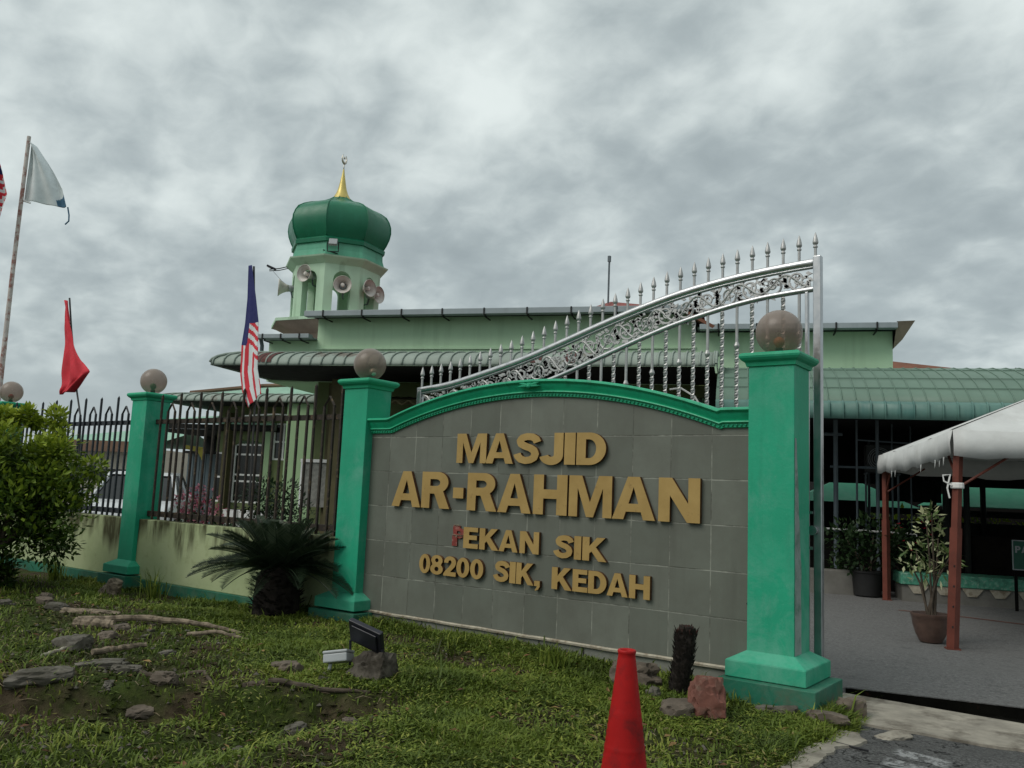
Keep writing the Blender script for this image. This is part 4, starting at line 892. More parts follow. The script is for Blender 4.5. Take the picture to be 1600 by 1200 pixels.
# local: u' = u + 4.6, v' = v - 6.2
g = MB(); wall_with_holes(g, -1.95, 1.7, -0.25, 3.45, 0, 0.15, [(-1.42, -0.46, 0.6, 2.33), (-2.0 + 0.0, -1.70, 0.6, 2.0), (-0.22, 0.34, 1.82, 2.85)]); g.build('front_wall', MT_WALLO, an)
g = MB(); g.box(-1.95, -1.8, .151, 4, -.25, 3.45); g.build('side_wall', MT_MOSQ, an)
g = MB(); g.box(-1.64, -1.46, -.25, -.001, -.25, 3.1); g.build('column', MT_OLIVE, an)
g = MB(); g.box(0.78, 1.66, -1.1, -.2, -.25, 3.3); g.build('column', MT_MOSQL, an)
g = MB(); g.box(-0.42, -0.24, -.12, -.001, -.25, 3.1); g.build('column', MT_MOSQL, an)
window(an, -1.37, -0.51, 0.65, 2.2, .05, (), (1.95, 1.2, 1.38)); window(an, -0.17, 0.29, 1.87, 2.8, .05, (.09,), (2.33,)); window(an, -1.95, -1.75, .65, 1.95, .05, (), (1.3,))
g = MB()
arch = [(-1.45, 2.05)] + [(-0.94 + .50 * math.cos(q), 2.05 + .33 * math.sin(q) + .03 * math.cos(q * 9)) for q in lin(math.pi, 0, 26)] + [(-.43, 2.05), (-.40, 2.5), (-1.48, 2.5)]
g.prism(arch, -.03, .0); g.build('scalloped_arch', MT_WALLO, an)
PR2 = awn_prof(0.0, 3.62, 1.25, 3.36)
def afront(u, o, z): return Vector((max(u, -2.0 - o) if u < -2.0 else u, .0 - o, z))
aa = awning(an, afront, lin(-3.15, 1.75, 36), PR2, MT_AWN, rib_step=.28)
def aleft(v, o, z): return Vector((-2.0 - o, max(v, -o) if v < 0 else v, z))
awning(an, aleft, lin(-1.25, 3.9, 20), PR2, MT_AWN, rib_step=.28)
g = MB(); g.add([(-3.1, -1.15, 3.33), (1.75, -1.15, 3.33), (1.75, .0, 3.31), (-1.9, 0, 3.31), (-1.9, 4, 3.31), (-3.1, 4, 3.33)], [(0, 1, 2, 3), (0, 3, 4, 5)]); g.build('soffit', MT_UNDERSHADE, an)
g = MB(); g.add([(-2.9, -.15, 3.60), (1.7, -.15, 3.58), (-0.55, 1.6, 4.10), (1.7, 3.6, 3.6), (-2.9, 3.6, 3.62), (-1.6, 1.6, 4.05)], [(0, 1, 2, 5), (1, 3, 2), (3, 4, 5, 2), (4, 0, 5)]); rf = g.build('roof', MT_ROOFG, an)
g = MB(); g.tube([(-2.9, -.16, 3.66), (-1.6, 1.55, 4.10), (-.6, 1.55, 4.13)], .06, 5); g.build('ridge_cap', MT_BROWN, rf)
g = MB(); 
for i in range(1): g.tube([(-.6, -.9, 2.96), (.3, -.9, 3.02), (1.6, -.8, 2.98)], .02, 5)
g.build('pipe', MT_WHITE, an)
cp = thing('carport', 'open lean-to with a pale green sheet roof beside the annex', 'carport', mw(-7.6, 6.6), MA)
g = MB(); g.add([(-1.6, -.6, 2.78), (2.9, -.6, 2.78), (2.5, 1.2, 3.02), (.95, 1.4, 3.22), (-1.6, 1.4, 3.05)], [(0, 1, 2, 3, 4)]); a = g.build('roof', MT_ROOFG, cp); md = a.modifiers.new('s', 'SOLIDIFY'); md.thickness = .04
g = MB(); g.box(-1.6, 2.9, -.62, -.58, 2.62, 2.76); g.build('fascia', MT_UNDERSHADE, cp)
g = MB(); g.box(-1.5, 2.2, 2.6, 2.7, 1.6, 3.0); g.build('back_panel', MT_INSHADE, cp)
g = MB(); g.box(-1.6, 2.9, -.55, 2.6, 2.60, 2.62); g.build('ceiling', MT_UNDERSHADE, cp)
for u in (-1.5, 1.35): g = MB(); g.box(u - .05, u + .05, -.5, -.4, -.25, 2.6); g.build('post', MT_WOODSHADE, cp)
t = thing('steel_shed', 'blue grey steel shed standing under the lean-to roof', 'shed', mw(-8.4, 8.2), MA)
g = MB()
for i in range(9): g.box(-.5 + i * .11, -.5 + i * .11 + .10, -.02 - .012 * (i % 2), .7, -.2, 2.0)
g.build('wall', MT_SHED, t); g = MB(); g.box(-.56, .56, -.1, .8, 2.0, 2.08); g.build('lid', MT_BLACK, t)
t = thing('bunting', 'yellow cloth pennant hanging from the lean-to roof', 'pennant', mw(-8.05, 7.4), MA)
g = MB(); g.add([(-.45, 0, 2.22), (.25, .02, 2.16), (.23, .0, 1.72), (.05, -.03, 2.02), (-.4, 0, 2.1)], [(0, 1, 2, 3, 4)]); a = g.build('cloth', MT_YELLOW, t); md = a.modifiers.new('s', 'SOLIDIFY'); md.thickness = .006
# far house seen between the railing bars
h = thing('far_house', 'distant cream house with a brown fascia behind the white car', 'house', (-36.3, 16.2, 0), R(33))
g = MB(); g.box(-3.2, 1.6, 0, 6, -.3, 2.55); g.build('wall', MT_CREAM, h)
g = MB(); g.add([(-3.7, -.7, 2.85), (1.9, -.7, 2.85), (1.9, 3, 3.6), (-1.2, 3, 3.6), (-3.7, 6.5, 2.85), (1.9, 6.5, 2.85)], [(0, 1, 2, 3), (0, 3, 4), (3, 2, 5, 4)]); rf = g.build('roof', MT_ROOFG, h)
g = MB(); g.box(-3.7, 1.9, -.72, -.62, 2.35, 2.84); g.build('fascia', MT_BROWN, rf)
g = MB(); g.box(-3.0, 1.5, -.05, -.001, 1.0, 1.55); g.build('window', MT_GLASS, h)
h2 = thing('far_house', 'distant cream house with a red sloping roof edge behind the railing', 'house', (-30.5, 18.2, 0), R(33))
g = MB(); g.box(-1.5, 1.3, 0, 4, -.3, 2.3); g.build('wall', MT_CREAM, h2)
g = MB(); g.add([(-2.0, -.5, 1.55), (1.8, -.5, 2.75), (1.8, 4.5, 2.9), (-2.0, 4.5, 1.7), (-2.0, -.5, 1.75), (1.8, -.5, 2.95), (1.8, 4.5, 3.1), (-2.0, 4.5, 1.9)], [(0, 1, 2, 3), (4, 7, 6, 5), (0, 4, 5, 1), (1, 5, 6, 2), (2, 6, 7, 3), (3, 7, 4, 0)]); g.build('roof', MT_REDROOF, h2)
g = MB(); g.box(-.9, .9, -.04, -.001, .9, 1.4); g.build('window', MT_WHITE, h2)

# ------------------------------------------------------------------ parked car
ca = thing('parked_car', 'white car parked behind the railing, partly hidden by a green pillar', 'car', (-13.62, 3.65, -0.2), R(36 + 14))
# local: x across, -y towards the camera (front)
def car_body():
    g = MB()
    st = [(-2.05, .55, .30, .62), (-1.98, .80, .22, .74), (-1.7, .84, .2, .86), (-.85, .86, .2, .96), (0, .87, .2, .97), (1.3, .86, .2, .97), (1.9, .82, .24, .92), (2.02, .7, .32, .8)]
    n = 8; vs = []
    for y, hw, z0, z1 in st: vs += [(-hw * .92, y, z0), (hw * .92, y, z0), (hw, y, z0 + .18), (hw, y, z1 - .16), (hw * .86, y, z1), (-hw * .86, y, z1), (-hw, y, z1 - .16), (-hw, y, z0 + .18)]
    fs = [(i * n + k, i * n + (k + 1) % n, (i + 1) * n + (k + 1) % n, (i + 1) * n + k) for i in range(len(st) - 1) for k in range(n)] + [tuple(range(n - 1, -1, -1)), tuple(range((len(st) - 1) * n, len(st) * n))]
    g.add(vs, fs); return g
b = car_body().build('body', MT_CARW, ca, smooth=True, bevel=.03)
g = MB(); vs = [(-.72, -.95, .95), (.72, -.95, .95), (.76, 1.75, .95), (-.76, 1.75, .95), (-.56, -.25, 1.42), (.56, -.25, 1.42), (.58, 1.25, 1.44), (-.58, 1.25, 1.44)]
g.add(vs, [(0, 1, 5, 4), (1, 2, 6, 5), (2, 3, 7, 6), (3, 0, 4, 7)]); g.build('windows', MT_GLASS, ca)
g = MB(); g.add([(-.58, -.30, 1.42), (.58, -.30, 1.42), (.60, 1.28, 1.44), (-.60, 1.28, 1.44), (-.50, -.2, 1.48), (.50, -.2, 1.48), (.52, 1.15, 1.50), (-.52, 1.15, 1.50)], [(0, 1, 5, 4), (1, 2, 6, 5), (2, 3, 7, 6), (3, 0, 4, 7), (4, 5, 6, 7), (3, 2, 1, 0)]); g.build('roof', MT_CARW, ca, bevel=.02)
for s in (-1, 1):
    g = MB(); g.tube([(s * .75, -.97, .95), (s * .58, -.27, 1.43)], .045, 6); g.build('door_pillar', MT_CARW, ca)
    g = MB(); g.tube([(s * .78, .5, .95), (s * .60, .5, 1.43)], .04, 6); g.build('door_pillar', MT_CARW, ca)
    g = MB(); g.box(s * .62 - .17, s * .62 + .17, -2.03, -1.93, .58, .74); g.build('headlight', MT_LIGHT, ca, bevel=.02)
    g = MB(); g.box(s * .98 - .09, s * .98 + .09, -.80, -.68, .95, 1.09); g.build('mirror', MT_CARW, ca, bevel=.03)
    for y in (-1.3, 1.25):
        g = MB(); g.lathe([(.18, -.1), (.31, -.1), (.33, -.06), (.33, .06), (.31, .1), (.18, .1)], 20, (s * .78, y, .33), axis=(1, 0, 0)); wh = g.build('wheel', MT_RUBBER, ca, smooth=True)
        g = MB(); g.lathe([(0, -.06), (.19, -.08), (.19, .08), (0, .06)], 14, (s * .78, y, .33), axis=(1, 0, 0)); g.build('rim', MT_SILV, wh)
g = MB(); g.box(-.5, .5, -2.075, -2.0, .34, .54); g.build('grille', MT_BLACKP, ca)

# ------------------------------------------------------------------ flags
def cloth(par, outline_l, outline_r, depth_fn, mats, matfn, nx=10, ny=24, name='cloth'):
    """grid between two edge curves in local x,z ; depth_fn(s,t) gives y"""
    g = MB(); vs = []
    def ev(c, t):
        k = t * (len(c) - 1); i = min(int(k), len(c) - 2); f = k - i
        return (c[i][0] + (c[i + 1][0] - c[i][0]) * f, c[i][1] + (c[i + 1][1] - c[i][1]) * f)
    for j in range(ny + 1):
        l, r = ev(outline_l, j / ny), ev(outline_r, j / ny)
        for i in range(nx + 1):
            s_ = i / nx; vs.append((l[0] + (r[0] - l[0]) * s_, depth_fn(s_, j / ny), l[1] + (r[1] - l[1]) * s_))
    g.v = vs; g.t = [.5] * len(vs)
    for j in range(ny):
        for i in range(nx):
            g.f.append([j * (nx + 1) + i, j * (nx + 1) + i + 1, (j + 1) * (nx + 1) + i + 1, (j + 1) * (nx + 1) + i]); g.m.append(matfn((i + .5) / nx, (j + .5) / ny))
    o = g.build(name, mats, par, smooth='all'); md = o.modifiers.new('s', 'SOLIDIFY'); md.thickness = .006; return o
PSI = R(36.371)
def fl(P, base): return local(P, base, PSI)
# red flag on the railing
b = Vector((-9.55, 0.10, 0.7)); t = thing('red_flag', 'plain red flag on a thin stick tied to the left railing', 'flag', b, 0)
q = lambda X, Z: (X - b.x, Z - b.z)
g = MB(); g.tube([(q(-9.38, 1.1)[0], .02, .4), (*q(-9.47, 1.95)[:1], .02, 1.25), (q(-9.66, 2.34)[0], .02, 1.64), (q(-10.02, 3.3)[0] , .02, 2.6), (q(-10.17, 3.76)[0], .02, 3.06)], .014, 6); g.build('stick', MT_STICK, t)
cloth(t, [q(-10.19, 3.72), q(-10.14, 3.40), q(-10.08, 3.05), q(-10.02, 2.62), q(-9.99, 2.42), q(-10.04, 2.31)], [q(-10.10, 3.70), q(-9.95, 3.40), q(-9.75, 3.05), q(-9.52, 2.78), q(-9.26, 2.61), q(-9.72, 2.34)], lambda s, u: -.03 + .05 * math.sin(s * 5 + u * 2) * s + .016 * math.sin(s * 14 + u * 6) + .01 * math.sin(u * 19 + s * 8), [MT_REDC], lambda s, u: 0, 24, 36)
# striped flag hanging on the railing near the sago palm
b = Vector((-5.65, 0.10, 0.7)); t = thing('striped_flag', 'limp red and white striped flag with blue canton hanging on the railing', 'flag', b, 0)
q = lambda X, Z: (X - b.x, Z - b.z)
g = MB(); g.tube([(q(-5.56, .9)[0], .02, .2), (q(-5.60, 2.0)[0], .02, 1.3), (q(-5.83, 3.70)[0], .02, 3.0)], .013, 6); g.build('stick', MT_STICK, t)
def mfn(s, u):
    if u < .34: return 2
    if u < .50 and s < .40 - .1 * (u - .34): return 2
    if s > .30 + (u - .44) * 4 and u < .62: return int((u - s * .10) * 30) % 2
    return int(s * 5.6 + .6 * u) % 2
cloth(t, [q(-5.86, 3.70), q(-5.83, 3.3), q(-5.84, 3.0), q(-5.88, 2.75), q(-5.86, 2.4), q(-5.80, 2.20), q(-5.66, 2.00)], [q(-5.80, 3.70), q(-5.67, 3.3), q(-5.58, 3.0), q(-5.55, 2.7), q(-5.53, 2.45), q(-5.46, 2.25), q(-5.44, 2.16)], lambda s, u: -.035 + .012 * math.sin(s * 11 + u * 2) * min(1, u * 2), [MT_REDC, MT_WHITEC, MT_BLUEC], mfn, 48, 110)
# white flag on a tall pole
b = Vector((-18.9, 2.95, -.2)); t = thing('flagpole', 'tall white rusty pole flying a torn white flag, behind the left pillar', 'flagpole', b, PSI)
g = MB(); g.tube([(0.02, 0, 0), (0.02, 0, 3.4), (0.0, 0, 6.2), (0.01, 0, 9.46)], [.065, .058, .05, .045], 10); g.build('pole', MT_POLEW, t, smooth=True)
cloth(t, [(.06, 9.30), (.05, 8.85), (.03, 8.35), (.02, 7.86)], [(.12, 9.28), (.56, 8.70), (.90, 8.20), (1.12, 7.74)], lambda s, u: .05 + .14 * math.sin(s * 7 + u * 3) * s + .05 * math.sin(s * 15 + u), [MT_WHITEC, MT_NAVY], lambda s, u: 1 if s > .72 and u > .90 - (s - .72) * .5 else 0, 48, 60)
g = MB(); g.tube([(1.12, .03, 7.74), (1.17, .03, 7.55), (1.18, .03, 7.40), (1.10, .03, 7.31)], .018, 5); g.build('torn_strip', MT_NAVY, t)
g = MB(); g.tube([(0, .02, 7.86), (.22, .02, 7.80)], .02, 5); g.build('batten', MT_WHITE, t)
b = Vector((-19.3, 2.2, -.2)); t = thing('flagpole', 'striped flag on a pole cut off by the left edge', 'flagpole', b, PSI)
g = MB(); g.tube([(0, 0, 0), (0, 0, 9.2)], [.06, .045], 8); g.build('pole', MT_POLEW, t, smooth=True)
cloth(t, [(.03, 9.1), (.03, 8.5), (.03, 7.9), (.2, 7.15)], [(.12, 9.1), (.44, 8.45), (.66, 7.85), (.53, 7.18)], lambda s, u: .05 + .10 * math.sin(s * 9 + u * 2), [MT_REDC, MT_WHITEC, MT_BLUEC], lambda s, u: 2 if u < .38 and s < .97 else int(u * 17 + s * 2) % 2, 18, 24)

# ------------------------------------------------------------------ open hall on the right (same axes as the mosque)
HU = 7.4
oh = thing('open_hall', 'dark open hall under a long curved green metal roof', 'hall', mw(HU, 0), MA)
hp = [(1.6, 3.72), (1.0, 3.66), (.5, 3.54), (0, 3.38), (-.4, 3.20), (-.75, 3.00), (-1.0, 2.80)]
g = MB(); L_ = 9.6; us = lin(0.0, L_, 2); n = len(hp)
g.add([(u, v, z) for u in us for v, z in [(7.0, 3.62)] + hp], [(k, k + 1, n + 1 + k + 1, n + 1 + k) for k in range(n)])
rf = g.build('roof', MT_AWN2, oh, smooth=True); md = rf.modifiers.new('s', 'SOLIDIFY'); md.thickness = .02
g = MB(); u = .1
while u < L_: g.tube([(u, v - .003, z + .006) for v, z in hp], .010, 5); u += .205
g.build('rib', MT_AWN2, rf, smooth='all')
g = MB()
for v, z in ((.5, 3.553), (-.2, 3.31), (-.62, 3.095)): g.box(0, L_, v - .006, v + .004, z - .010, z + .004)
g.build('sheet_lap', MT_AWN2, rf)
g = MB(); vp = [(-1.0, 2.83), (-1.06, 2.78), (-1.07, 2.66), (-1.05, 2.545)]
g.add([(u, v, z) for u in us for v, z in vp], [(k, k + 1, 5 + k, 4 + k) for k in range(3)]); vl = g.build('valance', MT_VAL, oh, smooth=True); md = vl.modifiers.new('s', 'SOLIDIFY'); md.thickness = .012
g = MB(); u = .1
while u < L_: g.tube([(u, v - .010, z) for v, z in vp], .016, 5); u += .205
g.build('rib', MT_VAL, vl, smooth='all')
g = MB(); g.add([(0.02, -.9, 2.62), (L_, -.9, 2.62), (L_, 6.2, 2.9), (.02, 6.2, 2.9)], [(0, 1, 2, 3)]); g.build('ceiling', MT_UNDERSHADE, oh)
g = MB(); g.box(0, L_, 6.0, 6.1, 1.74, 3.5); g.build('back_band', MT_INSHADE, oh)
g = MB(); g.box(0, L_, 6.0, 6.1, -.25, .95); g.build('back_wall', MT_INSHADE, oh)
g = MB(); g.box(3.3, L_, 6.0, 6.1, 1.08, 1.22); g.build('back_rail', MT_INSHADE, oh)
g = MB(); g.box(3.45, 4.75, 5.85, 5.95, 1.36, 1.85); g.build('back_band', MT_INSHADE, oh)
g = MB(); g.box(0.0, 2.55, 5.85, 5.95, -.25, 1.30); g.build('back_wall', MT_INSHADE, oh)
g = MB(); g.box(2.56, 3.2, 5.85, 5.95, -.25, 1.34); g.build('back_wall', MT_INSHADE, oh)
g = MB(); g.box(-.02, .1, 1.5, 6.2, -.25, 3.5); g.build('side_wall', MT_INSHADE, oh)
g = MB(); g.box(L_ - .1, L_, -.9, 6.2, -.25, 3.6); g.build('side_wall', MT_INSHADE, oh)
for u, r_, v in ((1.99, .040, .5), (2.33, .018, .5), (2.66, .030, .5), (3.05, .016, 1.5), (3.45, .014, 2.0), (3.78, .055, .8), (4.12, .05, .9), (5.2, .06, .5), (6.4, .06, .5), (3.25, .03, 5.9), (4.6, .06, 5.9), (4.95, .05, 5.9), (5.6, .06, 5.9)):
    g = MB(); g.tube([(u, v, -.2), (u, v, 2.72)], r_, 8); g.build('post', MT_PIPE if r_ < .045 else MT_INSHADE, oh, smooth=True)
g = MB(); g.tube([(1.75, .42, .80), (3.24, .42, .78), (3.26, .42, .2)], .018, 6); g.build('handrail', MT_WHITE, oh, smooth=True)
g = MB(); g.tube([(1.9, .52, 1.86), (2.7, .52, 1.86)], .022, 6); g.tube([(1.8, .5, 2.42), (2.1, .5, 2.42)], .03, 6); g.tube([(2.33, .5, 2.33), (3.4, .5, 2.28)], .014, 6); g.build('crossbar', MT_PIPE, oh, smooth=True)
g = MB(); g.box(0.2, 3.2, .55, .62, -.2, .70); g.build('shade_panel', MT_WOODSHADE, oh)  # near-black panels added to paint the shade low in the hall
g = MB(); g.box(3.3, L_, .95, 1.02, -.2, .78); g.build('shade_panel', MT_WOODSHADE, oh)
# raised edge with a green speckled band over white zigzags
g = MB(); g.box(2.75, L_, -1.02, -.3, .055, .225); g.build('marble_band', MT_MARBLE, oh, bevel=.01)
g = MB(); g.box(2.78, L_, -.98, -.3, -.25, .054); kb = g.build('step', MT_GREYC, oh)
g = MB(); u = 2.85
while u < L_ - .3: g.prism([(u, .05), (u + .30, .05), (u + .20, -.07), (u + .08, -.07)], -1.0, -.981); u += .37
g.build('zigzag_pattern', MT_TRIM, kb)
g = MB(); g.box(1.2, 2.2, -.55, -.2, -.25, .17); g.build('kerb_block', MT_GREYC, oh, bevel=.01)
ac = thing('air_conditioner', 'dark grey air conditioner unit hung under the curved green roof', 'air conditioner', mw(10.35, 2.0, 1.83), MA)
g = MB(); g.box(-.29, .29, -.16, .16, 0, .52); g.build('casing', MT_AC, ac, bevel=.015)
g = MB()
for r_ in (.05, .09, .13, .17, .20): g.tube([(-.06 + r_ * math.cos(q), -.172, .26 + r_ * math.sin(q)) for q in lin(0, 2 * math.pi, 25)], .006, 4)
g.build('fan_grille', MT_GREYP, ac)
g = MB(); g.lathe([(0, -.012), (.04, -.008), (.04, .008), (0, .008)], 12, (-.06, -.18, .26), axis=(0, -1, 0)); g.build('fan_hub', MT_GREYP, ac)
g = MB(); g.box(-.3, -.26, -.14, .14, -.03, -.001); g.box(.26, .3, -.14, .14, -.03, -.001); g.tube([(-.28, 0, -.02), (-.28, 0, -2.05)], .02, 6); g.tube([(.28, 0, -.02), (.28, 0, -2.05)], .02, 6); g.build('stand', MT_PIPE, ac)
# notice board cut by the right edge
nb = thing('notice_board', 'dark green board with pale capital letters at the right edge', 'sign', mw(11.85, -1.35, 0), MA)
g = MB(); g.box(-.27, .45, -.02, .02, .385, .80); bd = g.build('board', MT_SIGNG, nb)
g = MB(); g.box(-.275, .455, -.026, -.021, .79, .805); g.box(-.275, .455, -.026, -.021, .38, .395); g.box(-.275, -.26, -.026, -.021, .395, .79); g.box(.44, .455, -.026, -.021, .395, .79); g.build('border', MT_GREYP, bd)
for ch, x, z, hgt, wd_ in (('P', -.235, .625, .095, .068), ('A', -.155, .625, .095, .085), ('I', -.105, .455, .095, .030)):
    wd, outer, holes = glyph(ch); f_ = lambda L: [(x + p[0] * wd_ / wd, z + p[1] * hgt) for p in L]; g = MB(); g.prism(f_(outer), -.027, -.021, holes=[f_(k) for k in holes]); g.build('letter', MT_GREYP, bd)
for x in (-.22, .4): g = MB(); g.box(x - .02, x + .02, .021, .05, -.2, .78); g.build('leg', MT_WOODSHADE, nb)
# brown roof behind, bare tree
t = thing('rear_building', 'brown hipped roof rising behind the curved green roof', 'building', mw(15.0, 16), MA)
g = MB(); g.box(-4.4, 4.6, .8, 8, -.3, 5.6); g.build('wall', MT_WOODSHADE, t)  # toned near black so the gaps past the tents stay dark
g = MB(); g.add([(-5.0, -.6, 5.55), (5.2, -.6, 5.55), (5.2, 9, 5.55), (-5.0, 9, 5.55), (-2.3, 1.6, 6.50), (.9, 1.6, 6.12)], [(0, 1, 5, 4), (1, 2, 5), (2, 3, 4, 5), (3, 0, 4), (3, 2, 1, 0)]); g.build('roof', MT_BROWNROOF, t)
P = Vector((-10.26, 5.4, 0)); 
_d = _rot @ Vector(((1575 - 800) / F_PX, 1, 0)); tp = CAM + _d * 34; tp.z = -.3
t = thing('bare_tree', 'far bare tree top with a nest above the green roof', 'tree', tp)
g = MB(); g.tube([(0, 0, 0), (.1, 0, 4), (0, 0, 5.9)], [.2, .15, .06], 8); tr = g.build('trunk', MT_BARK, t)
g = MB()
for i in range(11):
    a = rng.uniform(0, 6.28); z = rng.uniform(4.7, 5.6); l = rng.uniform(.6, 1.2); p0 = Vector((0, 0, z)); d_ = Vector((math.cos(a), math.sin(a), rng.uniform(.5, 1.5))).normalized()
    g.tube([p0, p0 + d_ * l * .5, p0 + d_ * l + Vector((0, 0, .15))], [.045, .03, .012], 5)
g.tube([(.3, -.2, 5), (.3, -.2, 7.2)], .03, 5); g.build('crown', MT_BARK, t)
g = MB()
for i in range(60): 
    p = Vector((rng.gauss(0, .17), rng.gauss(0, .17), 5.75 + rng.gauss(0, .14))); g.leaf(p, Vector((rng.gauss(0, 1), rng.gauss(0, 1), rng.gauss(0, 1))), Vector((0, 0, 1)), .22, .10)
g.build('nest', MT_BARK, t)
# green canvas tents seen through the hall
for i, (u, v, wd_, hz_, lab) in enumerate(((10.6, 10.0, 3.2, .75, 'green canvas tent seen through the hall between the pipes'), (14.0, 9.0, 3.0, .85, 'green canvas tent seen through the hall behind the red leg'), (17.6, 9.5, 3.0, .9, 'green canvas tent at the far right behind the hall'))):
    t = thing('green_tent', lab, 'tent', mw(u, v), MA, group='green tents behind the hall'); h_ = wd_ / 2
    g = MB(); z0 = 1.22 + .1 * (i == 1); g.add([(-h_, -h_, z0), (h_, -h_, z0), (h_, h_, z0), (-h_, h_, z0), (-.1 * h_, 0, z0 + hz_), (.1 * h_, 0, z0 + hz_)], [(0, 1, 5, 4), (1, 2, 5), (2, 3, 4, 5), (3, 0, 4)]); g.build('canopy', MT_GCANV, t)
    for sx in (-1, 1):
        for sy in (-1, 1): g = MB(); g.tube([(sx * h_ * .97, sy * h_ * .97, -.3), (sx * h_ * .97, sy * h_ * .97, z0)], .03, 6); g.build('leg', MT_PIPE, t)

# ------------------------------------------------------------------ white canopy tent
TP = Vector((1.03, 3.68, -.2)); ct = thing('canopy_tent', 'white canvas canopy tent on red brown legs in the courtyard', 'tent', TP, MA)
SZ = 4.85
g = MB(); zr = 2.19; zl = 1.93; N = 16
def side(p0, p1, nrm, drop0):
    vs = []
    for i in range(N * 2 + 1):
        f = i / (N * 2); p = p0.lerp(p1, f); sag = .05 * math.sin(math.pi * f) + .02 * math.sin(f * 31)
        wv = .010 * math.sin(f * 23 + 3 * math.sin(f * 7)) + .006 * math.sin(f * 71)
        vs += [(p.x + nrm.x * .006, p.y + nrm.y * .006, zr + .004 - .03 * math.sin(math.pi * f)), (p.x + nrm.x * (.03 + wv), p.y + nrm.y * (.03 + wv), zr - .13 - sag), (p.x + nrm.x * (.02 + wv * 1.6), p.y + nrm.y * (.02 + wv * 1.6), zl - drop0 * (1) - sag + .006 * math.sin(f * 90))]
    g.add(vs, [(i * 3 + k, i * 3 + k + 1, (i + 1) * 3 + k + 1, (i + 1) * 3 + k) for i in range(N * 2) for k in range(2)])
c = [Vector((0, 0, 0)), Vector((SZ, 0, 0)), Vector((SZ, SZ, 0)), Vector((0, SZ, 0))]
side(c[0], c[1], Vector((0, -1, 0)), 0); side(c[3], c[0], Vector((-1, 0, 0)), 0); side(c[1], c[2], Vector((1, 0, 0)), 0); side(c[2], c[3], Vector((0, 1, 0)), 0)
vl = g.build('valance', MT_CANVAS, ct, smooth=True); md = vl.modifiers.new('s', 'SOLIDIFY'); md.thickness = .006
g = MB(); pk = Vector((SZ / 2, SZ / 2, zr + 1.09)); nn = 14
for a, b in ((0, 1), (1, 2), (2, 3), (3, 0)):
    vs = []
    for j in range(nn + 1):
        for i in range(nn + 1):
            p = c[a].lerp(c[b], i / nn); f = j / nn; p = p + (p - Vector((SZ / 2, SZ / 2, 0))) * .0022 * (1 - f); q_ = Vector((p.x, p.y, zr - .03 * math.sin(math.pi * i / nn))).lerp(pk, f)
            q_.z -= .10 * math.sin(math.pi * f) * math.sin(math.pi * i / nn) + .012 * math.sin(i * 1.9 + a) * (1 - f); vs.append(q_)
    g.add(vs, [(j * (nn + 1) + i, j * (nn + 1) + i + 1, (j + 1) * (nn + 1) + i + 1, (j + 1) * (nn + 1) + i) for j in range(nn) for i in range(nn)])
g.build('canopy', MT_CANVAS, ct, smooth='all')
for i, p in enumerate(c):
    p = Vector((p.x + (.075 if p.x == 0 else -.075), p.y + (.06 if p.y == 0 else -.12), 0))
    g = MB(); lx = -.10 if i == 0 else 0; n_ = 9
    def prf(z): return p.x + lx * (1 - z / 2.1)
    g.tube([(prf(z), p.y + .04, z) for z in lin(0.01, 1.2, 6)], .058, 4, twist=0); g.tube([(prf(z), p.y + .04, z) for z in lin(1.0, 2.1, 6)], .047, 4); lg = g.build('leg', MT_REDLEG, ct)
    g = MB(); g.box(prf(0) - .065, prf(0) + .065, p.y - .025, p.y + .105, 0, .010); g.build('foot_plate', MT_REDLEG, lg)
    if i == 0:
        g = MB()
        for z in (.22, .42, .62, .82): g.lathe([(0, 0), (.012, 0), (.012, .006), (0, .006)], 8, (prf(z) - .012, p.y - .004, z), axis=(.0, -1, 0))
        g.build('bolt_holes', MT_BLACK, lg)
        g = MB(); g.lathe([(.060, -.03), (.066, -.02), (.066, .02), (.060, .03)], 12, (prf(1.63), p.y + .04, 1.63))
        g.tube([(prf(1.63) - .06, p.y, 1.63), (prf(1.6) - .13, p.y, 1.67), (prf(1.6) - .14, p.y, 1.73), (prf(1.6) - .07, p.y, 1.74), (prf(1.6) - .10, p.y, 1.60), (prf(1.6) - .08, p.y, 1.50)], .009, 5); g.build('tied_rope', MT_WHITE, lg)
    s1 = 1 if p.x < 1 else -1; s2 = 1 if p.y < 1 else -1
    g = MB(); g.tube([(p.x, p.y + .04 * s2, 1.62), (p.x + .55 * s1, p.y + .04 * s2, 2.0)], .014, 6); g.tube([(p.x, p.y + .04 * s2, 1.62), (p.x, p.y + .55 * s2, 2.0)], .014, 6); g.build('brace', MT_REDLEG, ct)
g = MB(); k = 0
for f in (.06, .10, .14, .30, .66, .72): 
    p = c[0].lerp(c[3], f); z = zl - .05 * math.sin(math.pi * f) - .01; g.add([(p.x - .03, p.y - .03, z + .02), (p.x - .03, p.y + .03, z + .02), (p.x - .035, p.y + .005, z - .07)], [(0, 1, 2)])
a = g.build('torn_fringe', MT_CANVAS, vl); md = a.modifiers.new('s', 'SOLIDIFY'); md.thickness = .004

